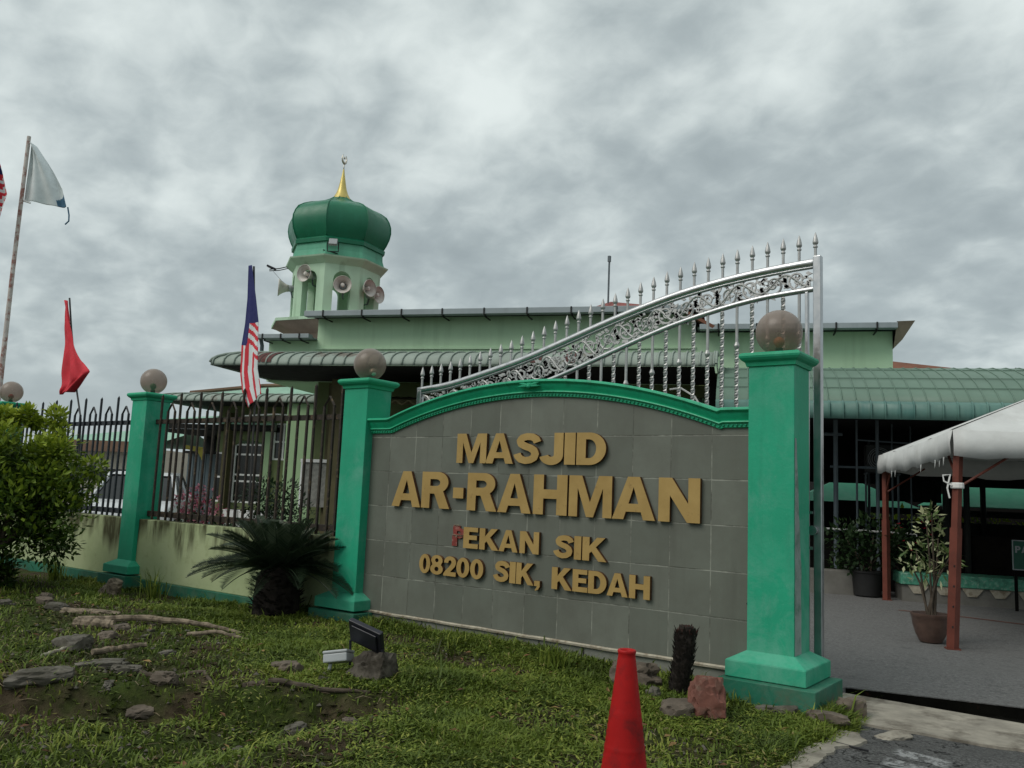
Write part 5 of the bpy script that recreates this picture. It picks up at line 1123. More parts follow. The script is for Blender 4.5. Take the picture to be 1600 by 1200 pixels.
# ------------------------------------------------------------------ plants and pots
def leaf_cloud(g, centres, n, L, W, tint_fn, up_bias=.2, rngx=None):
    r = rngx or rng
    for i in range(n):
        c_, rad = r.choice(centres)
        d_ = Vector((r.gauss(0, 1), r.gauss(0, 1), r.gauss(0, 1))).normalized(); rr = rad * (r.random() ** .45)
        p = Vector(c_) + Vector((d_.x, d_.y, d_.z)) * rr
        o = (d_ + Vector((r.gauss(0, .6), r.gauss(0, .6), r.gauss(up_bias, .6)))).normalized()
        g.tint = max(0.001, min(1, tint_fn(p, rr / rad, d_))); l = L * r.uniform(.6, 1.25)
        g.leaf(p, o, Vector((r.gauss(0, .5), r.gauss(0, .5), 1)), l, W * l / L)
    g.tint = .5
def potted(label, x, y, z, pot_prof, pot_mat, clouds, n, L, W, leafmat, tint, stems=5, pot_h=.3, extra=None, group=None):
    t = thing('potted_plant', label, 'potted plant', (x, y, z), group=group)
    g = MB(); g.lathe(pot_prof, 22, closed=True); g.build('pot', pot_mat, t, smooth=True)
    g = MB(); g.lathe([(0, pot_h * .9), (pot_prof[-1][0] * .9, pot_h * .9)], 16); g.build('potting_soil', MT_WOODSHADE, t)
    g = MB()
    for i in range(stems):
        c_, rad = clouds[i % len(clouds)]; a = rng.uniform(0, 6.28)
        g.tube([(.05 * math.cos(a), .05 * math.sin(a), pot_h * .85), (c_[0] * .5 + .03 * math.cos(a), c_[1] * .5, (c_[2] + pot_h) * .55), c_], [.014, .011, .006], 5)
    g.build('stems', MT_BARK, t)
    g = MB(); leaf_cloud(g, clouds, n, L, W, tint); g.build('foliage', leafmat, t, fix=False)
    if extra: extra(t)
    return t
bowl = [(.085, 0), (.11, .01), (.145, .08), (.175, .18), (.185, .26), (.195, .275), (.195, .30), (.175, .30), (.17, .27)]
potted('tall variegated plant in a brown ceramic bowl beside the red tent leg', 0.72, 4.05, -.2, bowl, MT_CERAM,
    [((-.02, 0, 1.22), .13), ((.08, .05, 1.08), .15), ((-.13, 0, .95), .13), ((-.19, 0, .80), .11), ((.0, .1, .86), .15), ((.11, -.05, .76), .13), ((-.05, 0, .68), .12), ((.20, 0, .90), .11), ((.03, 0, 1.34), .07)], 270, .095, .036, LF_PALE, lambda p, r, d: rng.random() * .75 + .25 * r, 9)
cyl = [(.13, 0), (.15, .02), (.17, .30), (.18, .31), (.18, .33), (.16, .33)]
potted('dense dark green bush in a black pot near the open hall', -.98, 8.40, -.2, [(a * 1.35, b * 1.2) for a, b in cyl], MT_BPOT,
    [((-.3, 0, .85), .34), ((.1, 0, .95), .38), ((.35, .1, .75), .32), ((-.1, -.1, .65), .34)], 1100, .10, .05, LF_DARK, lambda p, r, d: .15 + .5 * rng.random() * r + .2 * d.z, 6, .38)
def redfl(t):
    g = MB()
    for i in range(22): p = Vector((rng.gauss(0, .25), rng.gauss(0, .2), .9 + rng.gauss(0, .18))); [g.leaf(p, Vector((rng.gauss(0, 1), rng.gauss(0, 1), .6)), Vector((0, 0, 1)), .05, .04) for _ in range(4)]
    g.build('flowers', LF_REDF, t, fix=False)
potted('dark bush with small red flowers beside the lime green pot', -.45, 8.85, -.2, cyl, MT_BPOT,
    [((-.1, 0, .85), .32), ((.25, 0, .80), .30), ((0, 0, .60), .28)], 800, .09, .045, LF_DARK, lambda p, r, d: .1 + .4 * rng.random() * r + .15 * d.z, 6, .33, redfl)
potted('small plant in a lime green plastic pot on the asphalt', -.40, 8.55, -.2, [(.10, 0), (.11, .02), (.15, .24), (.175, .25), (.175, .28), (.15, .28)], MT_LIME,
    [((0, 0, .40), .13), ((.08, 0, .5), .1), ((-.25, .1, .52), .12)], 140, .10, .035, LF_DARK, lambda p, r, d: .3 + .6 * rng.random(), 4, .28)
potted('low plant in an orange plastic pot left of the black pot', -1.35, 8.75, -.2, [(.12, 0), (.14, .02), (.17, .22), (.19, .23), (.19, .26), (.17, .26)], MT_OPOT,
    [((0, 0, .42), .2), ((-.2, 0, .36), .16)], 220, .10, .045, LF_DARK, lambda p, r, d: .3 + .5 * rng.random(), 4, .26)
def bush(name, label, x, y, z, clouds, n, L, W, mat, tint, cat='shrub', group=None, flowers=None, stem_r=.02, stems=5):
    t = thing(name, label, cat, (x, y, z), group=group)
    g = MB()
    for i in range(stems):
        c_, rad = clouds[i % len(clouds)]; g.tube([(rng.uniform(-.06, .06), rng.uniform(-.06, .06), -.05), (c_[0] * .4, c_[1] * .4, c_[2] * .5), c_], [stem_r, stem_r * .7, stem_r * .4], 5)
    g.build('stems', MT_BARK, t)
    g = MB(); leaf_cloud(g, clouds, n, L, W, tint); g.build('foliage', mat, t, fix=False)
    if flowers:
        g = MB()
        for c_, rad, nf, fs in flowers[1]:
            for i in range(nf):
                d_ = Vector((rng.gauss(0, 1), rng.gauss(0, 1), rng.gauss(0.2, 1))).normalized(); p = Vector(c_) + d_ * rad * rng.random() ** .4; g.tint = rng.random() * .98 + .01
                for k in range(4): g.leaf(p, Vector((rng.gauss(0, 1), rng.gauss(0, 1), rng.gauss(.3, .7))), Vector((0, 0, 1)), fs, fs * .75)
        g.tint = .5; g.build('flowers', flowers[0], t, fix=False)
    return t
tD = lambda p, r, d: .1 + .5 * rng.random() * r + .25 * d.z
bush('flowering_bush', 'pink flowering bush behind the low wall and railing', -7.25, .65, -.2, [((-.25, 0, .75), .28), ((.1, 0, .8), .3), ((.3, 0, .62), .25)], 500, .07, .035, LF_DARK, tD, 'shrub', None, (LF_PINK, [((-.25, -.05, .98), .24, 90, .045), ((.08, -.05, 1.05), .26, 120, .045), ((.33, -.05, .86), .22, 80, .045), ((-.05, -.1, .75), .3, 60, .04)]))
bush('shrub', 'dark rounded shrub behind the railing in front of the annex windows', -6.62, 1.2, -.2, [((-.15, 0, 1.1), .32), ((.25, 0, 1.15), .34), ((.5, 0, .95), .28), ((.05, 0, .85), .3)], 1500, .07, .03, LF_DARK, lambda p, r, d: .05 + .35 * rng.random() * r + .15 * d.z)
bush('flowering_bush', 'leafy bush with a few red flowers just left of the sign pillar', -4.25, .62, -.2, [((-.15, 0, .95), .22), ((.1, 0, 1.15), .22), ((.15, 0, .8), .25), ((-.05, 0, .6), .25), ((.2, .0, 1.35), .12)], 900, .07, .035, LF_DARK, lambda p, r, d: .25 + .5 * rng.random() * r + .2 * d.z, 'shrub', None, (LF_REDF, [((.0, -.12, 1.36), .05, 14, .05), ((-.28, -.1, 1.12), .03, 6, .04), ((-.55, -.1, .62), .04, 8, .05)]))
bush('shrub', 'low tangled shrub under the pink flowering bush', -6.35, .55, -.2, [((-.3, 0, .6), .26), ((.1, 0, .62), .28), ((.5, 0, .6), .26), ((.9, 0, .62), .28), ((1.3, 0, .66), .28)], 1300, .08, .03, LF_DARK, lambda p, r, d: .1 + .5 * rng.random() * r + .2 * d.z)
for i, (u, lab) in enumerate(((-2.28, 'pale plant tub by the green mosque column, leftmost'), (-1.92, 'pale plant tub by the green mosque column, middle of three'), (-1.57, 'pale plant tub by the green mosque column, rightmost'))):
    t = thing('plant_tub', lab, 'plant tub', mw(u, .5, -.2), MA, group='pale tubs by the mosque column')
    g = MB(); g.frustum((-.12, .12, -.12, .12), (-.145, .145, -.145, .145), .35, .78); g.box(-.15, .15, -.15, .15, .781, .80); g.box(-.1, .1, -.1, .1, 0, .35); g.build('tub', MT_SOFF if 0 else MT_WHITE, t, bevel=.02)
    g = MB(); g.box(-.12, .12, -.12, .12, .801, .81); g.build('potting_soil', MT_WOODSHADE, t)
for i, (u, v, s_, lab) in enumerate(((11.4, 8.3, 1.0, 'sunlit garden bush seen low through the hall on the left'), (12.8, 8.0, 1.1, 'sunlit garden bush seen through the hall beside the red leg'), (14.2, 7.6, 1.0, 'garden bush behind the notice board seen through the hall'))):
    P_ = mw(u, v, -.3); bush('garden_bush', lab, P_.x, P_.y, P_.z, [((-.5 * s_, 0, .9), .5), ((.3, 0, 1.0), .5), ((.7, 0, .8), .45), ((0, 0, .6), .5)], 500, .17, .08, LF_SHRUB, lambda p, r, d: .45 + .5 * rng.random(), 'shrub', 'garden bushes behind the hall')

# big leafy shrub at the left edge
sb = thing('leafy_shrub', 'big yellow green leafy shrub at the left edge, in front of the fence', 'shrub', (-7.86, -1.60, bank(-7.86, -1.60) - .06))
r2 = random.Random(21); cl_ = []
for i in range(130):
    a = r2.uniform(0, 6.28); ph = math.acos(r2.uniform(-.75, 1)); rr = r2.uniform(.45, 1.0)
    p = Vector((1.10 * rr * math.sin(ph) * math.cos(a), .95 * rr * math.sin(ph) * math.sin(a), 1.05 + .86 * rr * math.cos(ph)))
    if p.z < .30 and r2.random() < .5: continue
    cl_.append((p, r2.uniform(.15, .27)))
for i in range(7): cl_.append((Vector((cam_r * r2.uniform(-.5, .75)) + Vector((0, 0, r2.uniform(1.75, 2.05)))), r2.uniform(.06, .12)))
for i in range(16): cl_.append((cam_r * r2.uniform(-.55, .35) + cam_f * r2.uniform(-.3, .3) + Vector((0, 0, r2.uniform(.12, .5))), r2.uniform(.10, .18)))
cl_.append((cam_r * 1.12 + Vector((0, 0, 1.42)), .14)); cl_.append((cam_r * .98 + Vector((0, 0, 1.2)), .2)); cl_.append((cam_r * .62 + Vector((0, 0, 1.98)), .10)); cl_.append((cam_r * .60 + Vector((0, 0, 1.82)), .14))
g = MB()
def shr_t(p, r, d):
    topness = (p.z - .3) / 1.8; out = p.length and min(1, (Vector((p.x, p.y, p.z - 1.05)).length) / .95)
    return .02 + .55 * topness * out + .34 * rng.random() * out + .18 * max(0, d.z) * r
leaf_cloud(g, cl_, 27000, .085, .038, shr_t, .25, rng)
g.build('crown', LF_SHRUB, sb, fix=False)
g = MB()
for i in range(9):
    a = r2.uniform(0, 6.28); c_ = cl_[i * 7][0]; g.tube([(.05 * math.cos(a), .05 * math.sin(a), -.1), (.07 * math.cos(a), .07 * math.sin(a), .3), c_ * .6 + Vector((0, 0, .1)), c_], [.045, .036, .022, .01], 6)
g.build('trunk', MT_BARK, sb, smooth='all')

# sago palm
cy = thing('sago_palm', 'dark sago palm with stiff feathery fronds in front of the low wall', 'palm', (-4.33, -.40, bank(-4.33, -.40)))
g = MB(); g.lathe([(.22, -.1), (.23, .05), (.22, .28), (.20, .42), (.12, .50), (0, .52)], 18)
for i in range(420):
    a = rng.uniform(0, 6.28); z = rng.uniform(-.02, .54); rr = .22 if z < .4 else .17
    p = Vector((rr * math.cos(a), rr * math.sin(a), z)); g.leaf(p, Vector((math.cos(a), math.sin(a), rng.uniform(.2, 1.1))), Vector((0, 0, 1)), rng.uniform(.05, .1), .05)
g.build('trunk', MT_FIBRE, cy)
r3 = random.Random(5); g = MB()
for i in range(74):
    a = i * 2.39996 + r3.uniform(-.2, .2); lev = (i + .5) / 74; el0 = R(4 + 76 * lev + r3.uniform(-7, 7)); L = r3.uniform(.64, .80) * (1 - .40 * lev ** 2)
    d_ = Vector((math.cos(a) * math.cos(el0), math.sin(a) * math.cos(el0), math.sin(el0))); p = Vector((.09 * math.cos(a), .09 * math.sin(a), .47))
    pts = [p.copy()]; nseg = 26; dd = d_.copy()
    for k in range(nseg):
        dd = (dd + Vector((0, 0, -(.016 + .016 * (1 - lev))))).normalized(); p = p + dd * L / nseg; pts.append(p.copy())
    g.tint = .55; g.tube(pts, [.009 * (1 - .7 * j / nseg) for j in range(nseg + 1)], 4)
    sidev = d_.cross(Vector((0, 0, 1))).normalized()
    for j in range(4, nseg * 2 + 1):
        f = j / (nseg * 2); k = min(int(f * nseg), nseg - 1); q_ = pts[k].lerp(pts[k + 1], f * nseg - k); tt = (pts[k + 1] - pts[k]).normalized(); nn = sidev.cross(tt)
        ll = .17 * math.sin(math.pi * min(1, .12 + f * .90)) ** .6 * (1.05 - .2 * lev)
        for s in (-1, 1):
            dl = (sidev * s * .92 + tt * .62 + nn * (.50)).normalized(); g.tint = max(.01, min(.99, .10 + .40 * lev * r3.random() + .30 * r3.random() + .45 * max(0, dl.z)))
            g.leaf(q_, dl, nn, ll * r3.uniform(.75, 1.15), .015)
g.tint = .5; g.build('fronds', LF_CYCAD, cy, fix=False)

# ------------------------------------------------------------------ small things on the bank
def rock(name, label, cat, x, y, size, mat, rz=0.0, seed=0, sink=.35, group=None, z=None, rough=.35, facets=False):
    bm = bmesh.new(); bmesh.ops.create_icosphere(bm, subdivisions=4, radius=1)
    for v in bm.verts:
        n_ = v.co.normalized(); f = 1 + rough * mn.fractal(n_ * 1.1 + Vector((seed * 3.7, seed, 2)), 1, 2, 4) + .22 * mn.noise(n_ * 2.7 + Vector((seed, 0, 0))) + .09 * mn.noise(n_ * 8 + Vector((seed, 3, 0)))
        q_ = n_ * f
        for ax in range(3): q_[ax] = math.copysign(min(abs(q_[ax]), .86 + .22 * mn.noise(Vector((ax * 2.1, seed * 1.3, math.copysign(3, q_[ax])))) + .06 * mn.noise(n_ * 5)), q_[ax])
        v.co = Vector((q_.x * size[0], q_.y * size[1], q_.z * size[2]))
    me = bpy.data.meshes.new(name); bm.to_mesh(me); bm.free(); me.materials.append(mat)
    me.polygons.foreach_set('use_smooth', [True] * len(me.polygons))
    try: me.set_sharp_from_angle(angle=R(22))
    except Exception: pass
    o = bpy.data.objects.new(name, me); COL.objects.link(o); zb = bank(x, y) if z is None else z
    o.location = (x, y, zb + size[2] * (.75 - sink)); o.rotation_euler = (rng.uniform(-.15, .15), rng.uniform(-.15, .15), rz); return tag(o, label, cat, group)
rock('rock', 'reddish rock leaning by the base of the rightmost pillar', 'rock', .33, -.80, (.135, .11, .17), MT_ROCKR, .4, 3, .15)
rock('rock', 'brown rock behind the red traffic cone', 'rock', -.33, -.50, (.20, .12, .115), MT_ROCK, .4, 5, .2)
rock('rock', 'small pale rock between the cone and the palm stump', 'rock', -.10, -.68, (.05, .05, .05), MT_ROCKG, 0, 8, .3)
rock('rock', 'tan rock in the grass in front of the palm stump', 'rock', .20, -.95, (.12, .10, .075), MT_ROCK, .9, 11, .3)
rock('rock', 'upper broken stone at the corner of the rightmost pillar', 'rock', .97, .05, (.11, .10, .085), MT_ROCK, .3, 14, .2, z=-.20)
rock('rock', 'flat brown stone in front of the rightmost pillar', 'rock', .93, -.34, (.14, .10, .06), MT_ROCK, .5, 17, .2, z=-.20)
rock('rock', 'low pale stone at the front edge of the pillar plinth', 'rock', .62, -.36, (.16, .06, .05), MT_ROCKG, .25, 19, .35)
rock('rock', 'flat grey stone lying near the long pale stick', 'stone', -3.16, -2.74, (.15, .09, .035), MT_ROCKG, .7, 23, .35)
rock('rock', 'large grey slab sunk into the bank at the lower left', 'slab', -2.86, -3.34, (.21, .09, .06), MT_ROCKG, 1.0, 27, .5)
rock('rock', 'rounded grey stone at the end of the pale stick', 'stone', -3.75, -2.68, (.16, .12, .10), MT_ROCKG, .1, 31, .35)
rock('rock', 'grey brown stone beside the floodlight block', 'stone', -2.05, -2.15, (.11, .09, .065), MT_ROCK, .3, 35, .45)
rock('rock', 'long flat stone near the dead branches', 'slab', -3.0, -2.90, (.16, .05, .03), MT_ROCKG, 1.0, 37, .4)
rock('rock', 'pale tan slab of stone above the dead branches', 'slab', -5.35, -1.72, (.30, .07, .03), MT_WOOD, .65, 41, .4)
r8 = random.Random(17); k = 0; AREAS = [(-6.3, -2.2, .8, .4, 16), (-3.9, -2.5, .7, .45, 7), (-2.5, -3.0, .5, .4, 7), (-1.75, -2.4, .5, .22, 6), (-4.4, -1.75, .5, .25, 6)]
for ax_, ay_, sx_, sy_, n_ in AREAS:
    for i in range(n_):
        x, y = r8.gauss(ax_, sx_), r8.gauss(ay_, sy_); s_ = .022 + .05 * r8.random() ** 2
        rock('rubble_stone', 'small grey rubble stone half sunk in the bare soil of the bank', 'stone', x, y, (s_ * r8.uniform(1, 1.9), s_, s_ * r8.uniform(.5, .9)), r8.choice((MT_ROCKG, MT_ROCK, MT_ROCKG)), r8.uniform(0, 3), 50 + k, .4, group='rubble stones on the bank'); k += 1
def limb(name, label, pts, r0, r1, mat, cat):
    P0 = Vector(pts[0]); t = thing(name, label, cat, P0); n_ = 26; path, rr = [], []
    for i in range(n_):
        f = i / (n_ - 1) * (len(pts) - 1); k = min(int(f), len(pts) - 2); p = Vector(pts[k]).lerp(Vector(pts[k + 1]), f - k) - P0
        p += Vector((.012 * mn.noise(Vector((i * .5, 1, r0 * 90))), .012 * mn.noise(Vector((i * .5, 7, r0 * 50))), .01 * mn.noise(Vector((i * .4, 3, 1))))); path.append(p)
        rr.append((r0 + (r1 - r0) * i / (n_ - 1)) * (1 + .25 * mn.noise(Vector((i * .9, r0 * 77, 4)))))
    g = MB(); g.tube(path, rr, 9, 0); o = g.build('wood', mat, t, smooth=True); return t
def bz(x, y, d=0): return (x, y, bank(x, y) + d)
limb('dead_branch', 'long weathered dead branch lying across the grassy bank', [bz(-4.9, -2.05, .04), bz(-4.5, -1.70, .06), bz(-4.0, -1.42, .05), bz(-3.55, -1.25, -.01)], .034, .015, MT_WOOD, 'branch')
limb('dead_branch', 'short thick branch end below the long dead branch', [bz(-4.75, -2.15, .04), bz(-4.45, -1.98, .03)], .05, .038, MT_WOOD, 'branch')
limb('dead_branch', 'thin crooked twig lying near the right end of the dead branch', [bz(-3.75, -1.75, .03), bz(-3.55, -1.6, .05), bz(-3.25, -1.55, .02), bz(-3.0, -1.35, .02)], .018, .01, MT_WOOD, 'branch')
limb('stick', 'straight pale stick pointing down the bank', [bz(-3.45, -3.05, .03), bz(-3.80, -2.62, .05)], .014, .011, MT_TRIM, 'stick')
limb('stick', 'narrow weathered lath beside the flat grey stone', [bz(-3.42, -2.72, .05), bz(-3.35, -2.35, .06)], .022, .018, MT_WOOD, 'stick')
limb('tree_root', 'dark gnarled root at the broken edge of the bank', [bz(-1.95, -2.55, .0), bz(-1.75, -2.45, .02), bz(-1.5, -2.30, .015), bz(-1.3, -2.1, .0)], .024, .010, MT_BARK, 'root')
limb('dead_stump', 'old split wood stump in the grass near the fence', [bz(-7.0, -.62, -.03), bz(-6.92, -.58, .16)], .13, .07, MT_WOOD, 'stump')
limb('dead_branch', 'crooked dark root lying in the bare soil at lower left', [bz(-2.65, -2.85, .0), bz(-2.45, -2.75, .02), bz(-2.3, -2.6, .02), bz(-2.1, -2.65, .0)], .02, .009, MT_BARK, 'branch')
# floodlight on a concrete stump, junction box
cb = (-1.50, -1.88); z0 = bank(*cb)
rock('concrete_block', 'broken round concrete footing carrying the black floodlight', 'block', cb[0], cb[1], (.165, .15, .14), MT_FOOT, .2, 61, .42)
fb = thing('floodlight', 'black rectangular floodlight on the concrete footing aimed at the sign', 'floodlight', (-1.545, -1.92, z0 + .10), R(8))
xf = Matrix.Translation((0, 0, .17)) @ Matrix.Rotation(R(14), 4, 'Y') @ Matrix.Rotation(R(28), 4, 'X')
g = MB(); g.box(-.135, .135, -.018, .018, -.085, .085, xf=xf); g.build('housing', MT_BLACKP, fb, bevel=.006)
g = MB(); g.box(-.105, .105, -.030, -.0185, -.06, .06, xf=xf); g.build('rear_panel', MT_BLACKP, fb, bevel=.008)
g = MB(); g.box(-.12, .12, .0185, .021, -.07, .07, xf=xf); g.build('lens', MT_GLASS, fb)
g = MB(); g.tube([(-.13, 0, .13), (-.13, .01, .0), (-.13, .01, -.03)], .009, 5); g.tube([(.13, 0, .10), (.14, .01, 0), (.14, .01, -.03)], .009, 5); g.build('bracket', MT_BLACKP, fb)
jb = thing('junction_box', 'small grey junction box beside the black floodlight', 'junction box', (-1.73, -1.98, z0 + .12), R(22))
xf = Matrix.Rotation(R(-10), 4, 'Y') @ Matrix.Rotation(R(-14), 4, 'X')
g = MB(); g.box(-.085, .085, -.06, .06, -.035, .02, xf=xf); g.build('case', MT_GREYP, jb, bevel=.008)
g = MB(); g.box(-.088, .088, -.063, .063, .0205, .040, xf=xf); g.build('lid', MT_GREYP, jb, bevel=.008)
g = MB(); g.tube([(-.04, -.03, -.04), (-.05, -.03, -.10), (-.03, 0, -.2)], .012, 6); g.build('conduit', MT_GREYP, jb)
# palm stump
ps = thing('palm_stump', 'black fibrous palm stump leaning by the lower edge of the sign', 'stump', (-.02, -.46, bank(-.02, -.46)))
g = MB(); path = [Vector((0, 0, -.1)), Vector((.0, 0, .05)), Vector((.02, 0, .2)), Vector((.045, 0, .36)), Vector((.05, 0, .46))]
g.tube(path, [.070, .066, .063, .066, .045], 16)
for i in range(420):
    a = rng.uniform(0, 6.28); z = rng.uniform(-.02, .42); p = Vector((.048 * z / .4 + .064 * math.cos(a), .064 * math.sin(a), z)); g.leaf(p, Vector((math.cos(a) * .4, math.sin(a) * .4, rng.uniform(.6, 1.0))), Vector((math.cos(a), math.sin(a), 0)), rng.uniform(.03, .07), .022)
g.build('trunk', MT_FIBRE, ps)
g = MB()
for i in range(200):
    a = rng.uniform(0, 6.28); rr = .058 * math.sqrt(rng.random()); p = Vector((.05 + rr * math.cos(a), rr * math.sin(a), .40 + .05 * (1 - rr / .058))); g.leaf(p, Vector((math.cos(a) * rng.uniform(.2, 1.2), math.sin(a) * rng.uniform(.1, .7), 1.2)), Vector((0, 1, 0)), rng.uniform(.02, .045), .012)
g.build('fibrous_top', MT_FIBRER, ps, fix=False)
# cone
cn = thing('traffic_cone', 'red traffic cone at the bottom edge of the picture', 'traffic cone', (.868, -2.86, -.205), R(20))
g = MB(); pr = []
for z in lin(.02, .735, 58):
    r_ = .124 - (.124 - .034) * (z - .02) / .715; pr.append((r_ + (.0022 if int(z / .0128) % 2 else 0) * (1 if z < .52 else .2), z))
pr += [(.036, .740), (.038, .748), (.034, .754), (.026, .752), (.022, .74), (.028, .60), (.07, .3)]
g.lathe(pr, 40); g.build('body', MT_CONE, cn, smooth='all')
g = MB(); g.frustum((-.18, .18, -.18, .18), (-.165, .165, -.165, .165), 0, .022); g.build('foot', MT_CONE, cn, bevel=.01)
# cable and broken kerb pieces along the bank edge
t = thing('cable', 'black cable lying along the edge of the grass', 'cable', (.85, -.5, 0))
g = MB(); g.tube([(x - .85, y + .5, bank(x, y) + .012) for x, y in ((.70, -.42), (.80, -.50), (.90, -.60), (.98, -.66))] + [(.22, -.20, -.195), (.42, -.24, -.195)], .006, 6); g.build('wire', MT_CABLE, t, smooth='all')
g = MB(); ys_ = lin(-.40, -3.0, 90); Lp, Rp = [], []
for y in ys_:
    n1_ = mn.fractal(Vector((y * 3.1, 1.7, 0)), 1, 2, 4); n2_ = mn.fractal(Vector((y * 4.3, 7.7, 0)), 1, 2, 4)
    Lp.append((edge_x(y) - .10, y)); Rp.append((edge_x(y) + .055 + .085 * n1_ + .03 * n2_, y))
g.add([(x, y, -.190 + .006 * mn.noise(Vector((x * 9, y * 9, 2)))) for x, y in Lp + Rp] + [(x + .004, y, -.22) for x, y in Rp], [(i, i + 1, 91 + i, 90 + i) for i in range(89)] + [(90 + i, 91 + i, 181 + i, 180 + i) for i in range(89)])
tag(g.build('kerb_strip', MT_APRON), kind='structure')
for x, y, s_, rz_, lab in ((1.30, -.30, .10, .8, 'small broken concrete piece beside the pillar corner stone'),):
    rock('kerb_fragment', lab, 'kerb stone', x, y, (s_ * 1.3, s_ * .6, .022), MT_APRON, rz_, 70 + int(s_ * 100), .5, z=-.205)
g = MB(); pp = [mw(9.9, -2.3), mw(10.7, -2.62), mw(11.3, -3.0), mw(12.2, -3.5)]
for a, b in zip(pp[:-1], pp[1:]):
    n_ = (b - a).normalized().cross(Vector((0, 0, 1))) * .04; g.add([(a.x - n_.x, a.y - n_.y, -.196), (a.x + n_.x, a.y + n_.y, -.196), (b.x + n_.x, b.y + n_.y, -.196), (b.x - n_.x, b.y - n_.y, -.196)], [(0, 1, 2, 3)])
tag(g.build('painted_marking', MT_ROCKR), kind='structure')

# ------------------------------------------------------------------ grass
def bare(x, y):
    n_ = mn.fractal(Vector((x * .85, y * .85, 9.0)), 1.0, 2.0, 4); d = depth_h(x, y)
    b_ = .5 + .8 * n_
    b_ -= .85 * math.exp(-(((x + 1.75) / .70) ** 2 + ((y + 2.45) / .34) ** 2)); b_ -= .8 * math.exp(-(((x + 2.6) / .65) ** 2 + ((y + 3.0) / .5) ** 2)); b_ -= .5 * math.exp(-(((x + 3.9) / 1.0) ** 2 + ((y + 2.4) / .6) ** 2)); b_ -= .6 * math.exp(-(((x + 6.3) / 1.2) ** 2 + ((y + 2.2) / .7) ** 2))
    b_ -= .55 * math.exp(-(((x + 4.3) / .7) ** 2 + ((y + 1.7) / .28) ** 2))
    b_ -= .42 * sm(-.7, -1.6, x) * sm(-2.75, -3.3, y + .55 * (x + 1.6) * .6)
    b_ += .35 * sm(-1.0, .0, y) + .25 * sm(-1.2, .4, x)
    return b_
nr = np.random.default_rng(4); V_, F4, F3, TI = [], [], [], []
N_BL = 150000; cnt = 0
fx, fy = _fwd.x, _fwd.y; hl = math.hypot(fx, fy); fx, fy = fx / hl, fy / hl
while cnt < N_BL:
    d = 3.6 * (11.5 / 3.6) ** rng.random(); lat = rng.uniform(-.68, .68) * d
    x = CAM.x + fx * d + fy * lat; y = CAM.y + fy * d - fx * lat
    if y > -.03 or x < -12 or x > edge_x(y) - .02: continue
    if y > -.32 and (-4.1 < x < -3.35 or .12 < x < .85): continue
    if y > -.14: 
        if rng.random() < .3: continue
    b_ = bare(x, y)
    if rng.random() > sm(.28, .74, b_) * .95 + .05: continue
    cnt += 1; z = bank(x, y)
    tall = mn.noise(Vector((x * 1.3, y * 1.3, 4))) ; H = rng.uniform(.018, .052) * (1 + .9 * max(0, tall)) * (1 + 1.1 * sm(-.45, -.1, y) * max(0, .5 + mn.noise(Vector((x * 2, 1, 1)))))
    if rng.random() < .012: H *= 2.2
    a = rng.uniform(0, 6.28); ca_, sa_ = math.cos(a), math.sin(a); w_ = rng.uniform(.0022, .0050) * (1 + .1 * d); lean = H * rng.uniform(.15, 1.5); px_, py_ = -sa_ * w_, ca_ * w_
    o = len(V_)
    V_ += [(x - px_, y - py_, z - .008), (x + px_, y + py_, z - .008), (x + ca_ * lean * .4 + px_ * .8, y + sa_ * lean * .4 + py_ * .8, z + H * .62), (x + ca_ * lean * .4 - px_ * .8, y + sa_ * lean * .4 - py_ * .8, z + H * .62), (x + ca_ * lean, y + sa_ * lean, z + H * (.95 - .25 * rng.random()))]
    F4.append((o, o + 1, o + 2, o + 3)); F3.append((o + 3, o + 2, o + 4))
    ti = .44 + .55 * mn.noise(Vector((x * 1.3, y * 1.3, 7))) + .22 * mn.noise(Vector((x * 5, y * 5, 2))) + .30 * (rng.random() - .5) + (.5 if rng.random() < .03 else 0) + .08 * (b_ - .5); ti = max(.01, min(.99, ti)); TI += [ti] * 5
me = bpy.data.meshes.new('grass'); me.from_pydata(V_, [], F4 + F3); me.materials.append(LF_GRASS)
at = me.attributes.new('tint', 'FLOAT', 'POINT'); at.data.foreach_set('value', TI)
o = bpy.data.objects.new('grass', me); COL.objects.link(o); tag(o, 'short patchy green grass covering the bank', 'grass', kind='stuff')
# broad creeping weeds between the blades
g = MB(); r5 = random.Random(9); c_n = 0
while c_n < 24000:
    d = 3.7 * (9 / 3.7) ** r5.random(); lat = r5.uniform(-.66, .66) * d; x = CAM.x + fx * d + fy * lat; y = CAM.y + fy * d - fx * lat
    if y > -.05 or x < -11 or x > edge_x(y) - .04: continue
    if mn.noise(Vector((x * 1.7, y * 1.7, 15))) < -.25 or r5.random() > sm(.0, .45, bare(x, y)) * .9 + .1: continue
    c_n += 1; z = bank(x, y) + r5.uniform(.008, .04); a = r5.uniform(0, 6.28); g.tint = max(.02, min(.98, .35 + .55 * r5.random() + .3 * mn.noise(Vector((x, y, 3)))))
    g.leaf(Vector((x, y, z)), Vector((math.cos(a), math.sin(a), r5.uniform(-.2, .5))), Vector((0, 0, 1)), r5.uniform(.022, .055), r5.uniform(.008, .016))
g.tint = .5; o = g.build('creeping_weeds', LF_GRASS, fix=False); tag(o, 'small creeping leaves among the grass', 'weeds', kind='stuff')
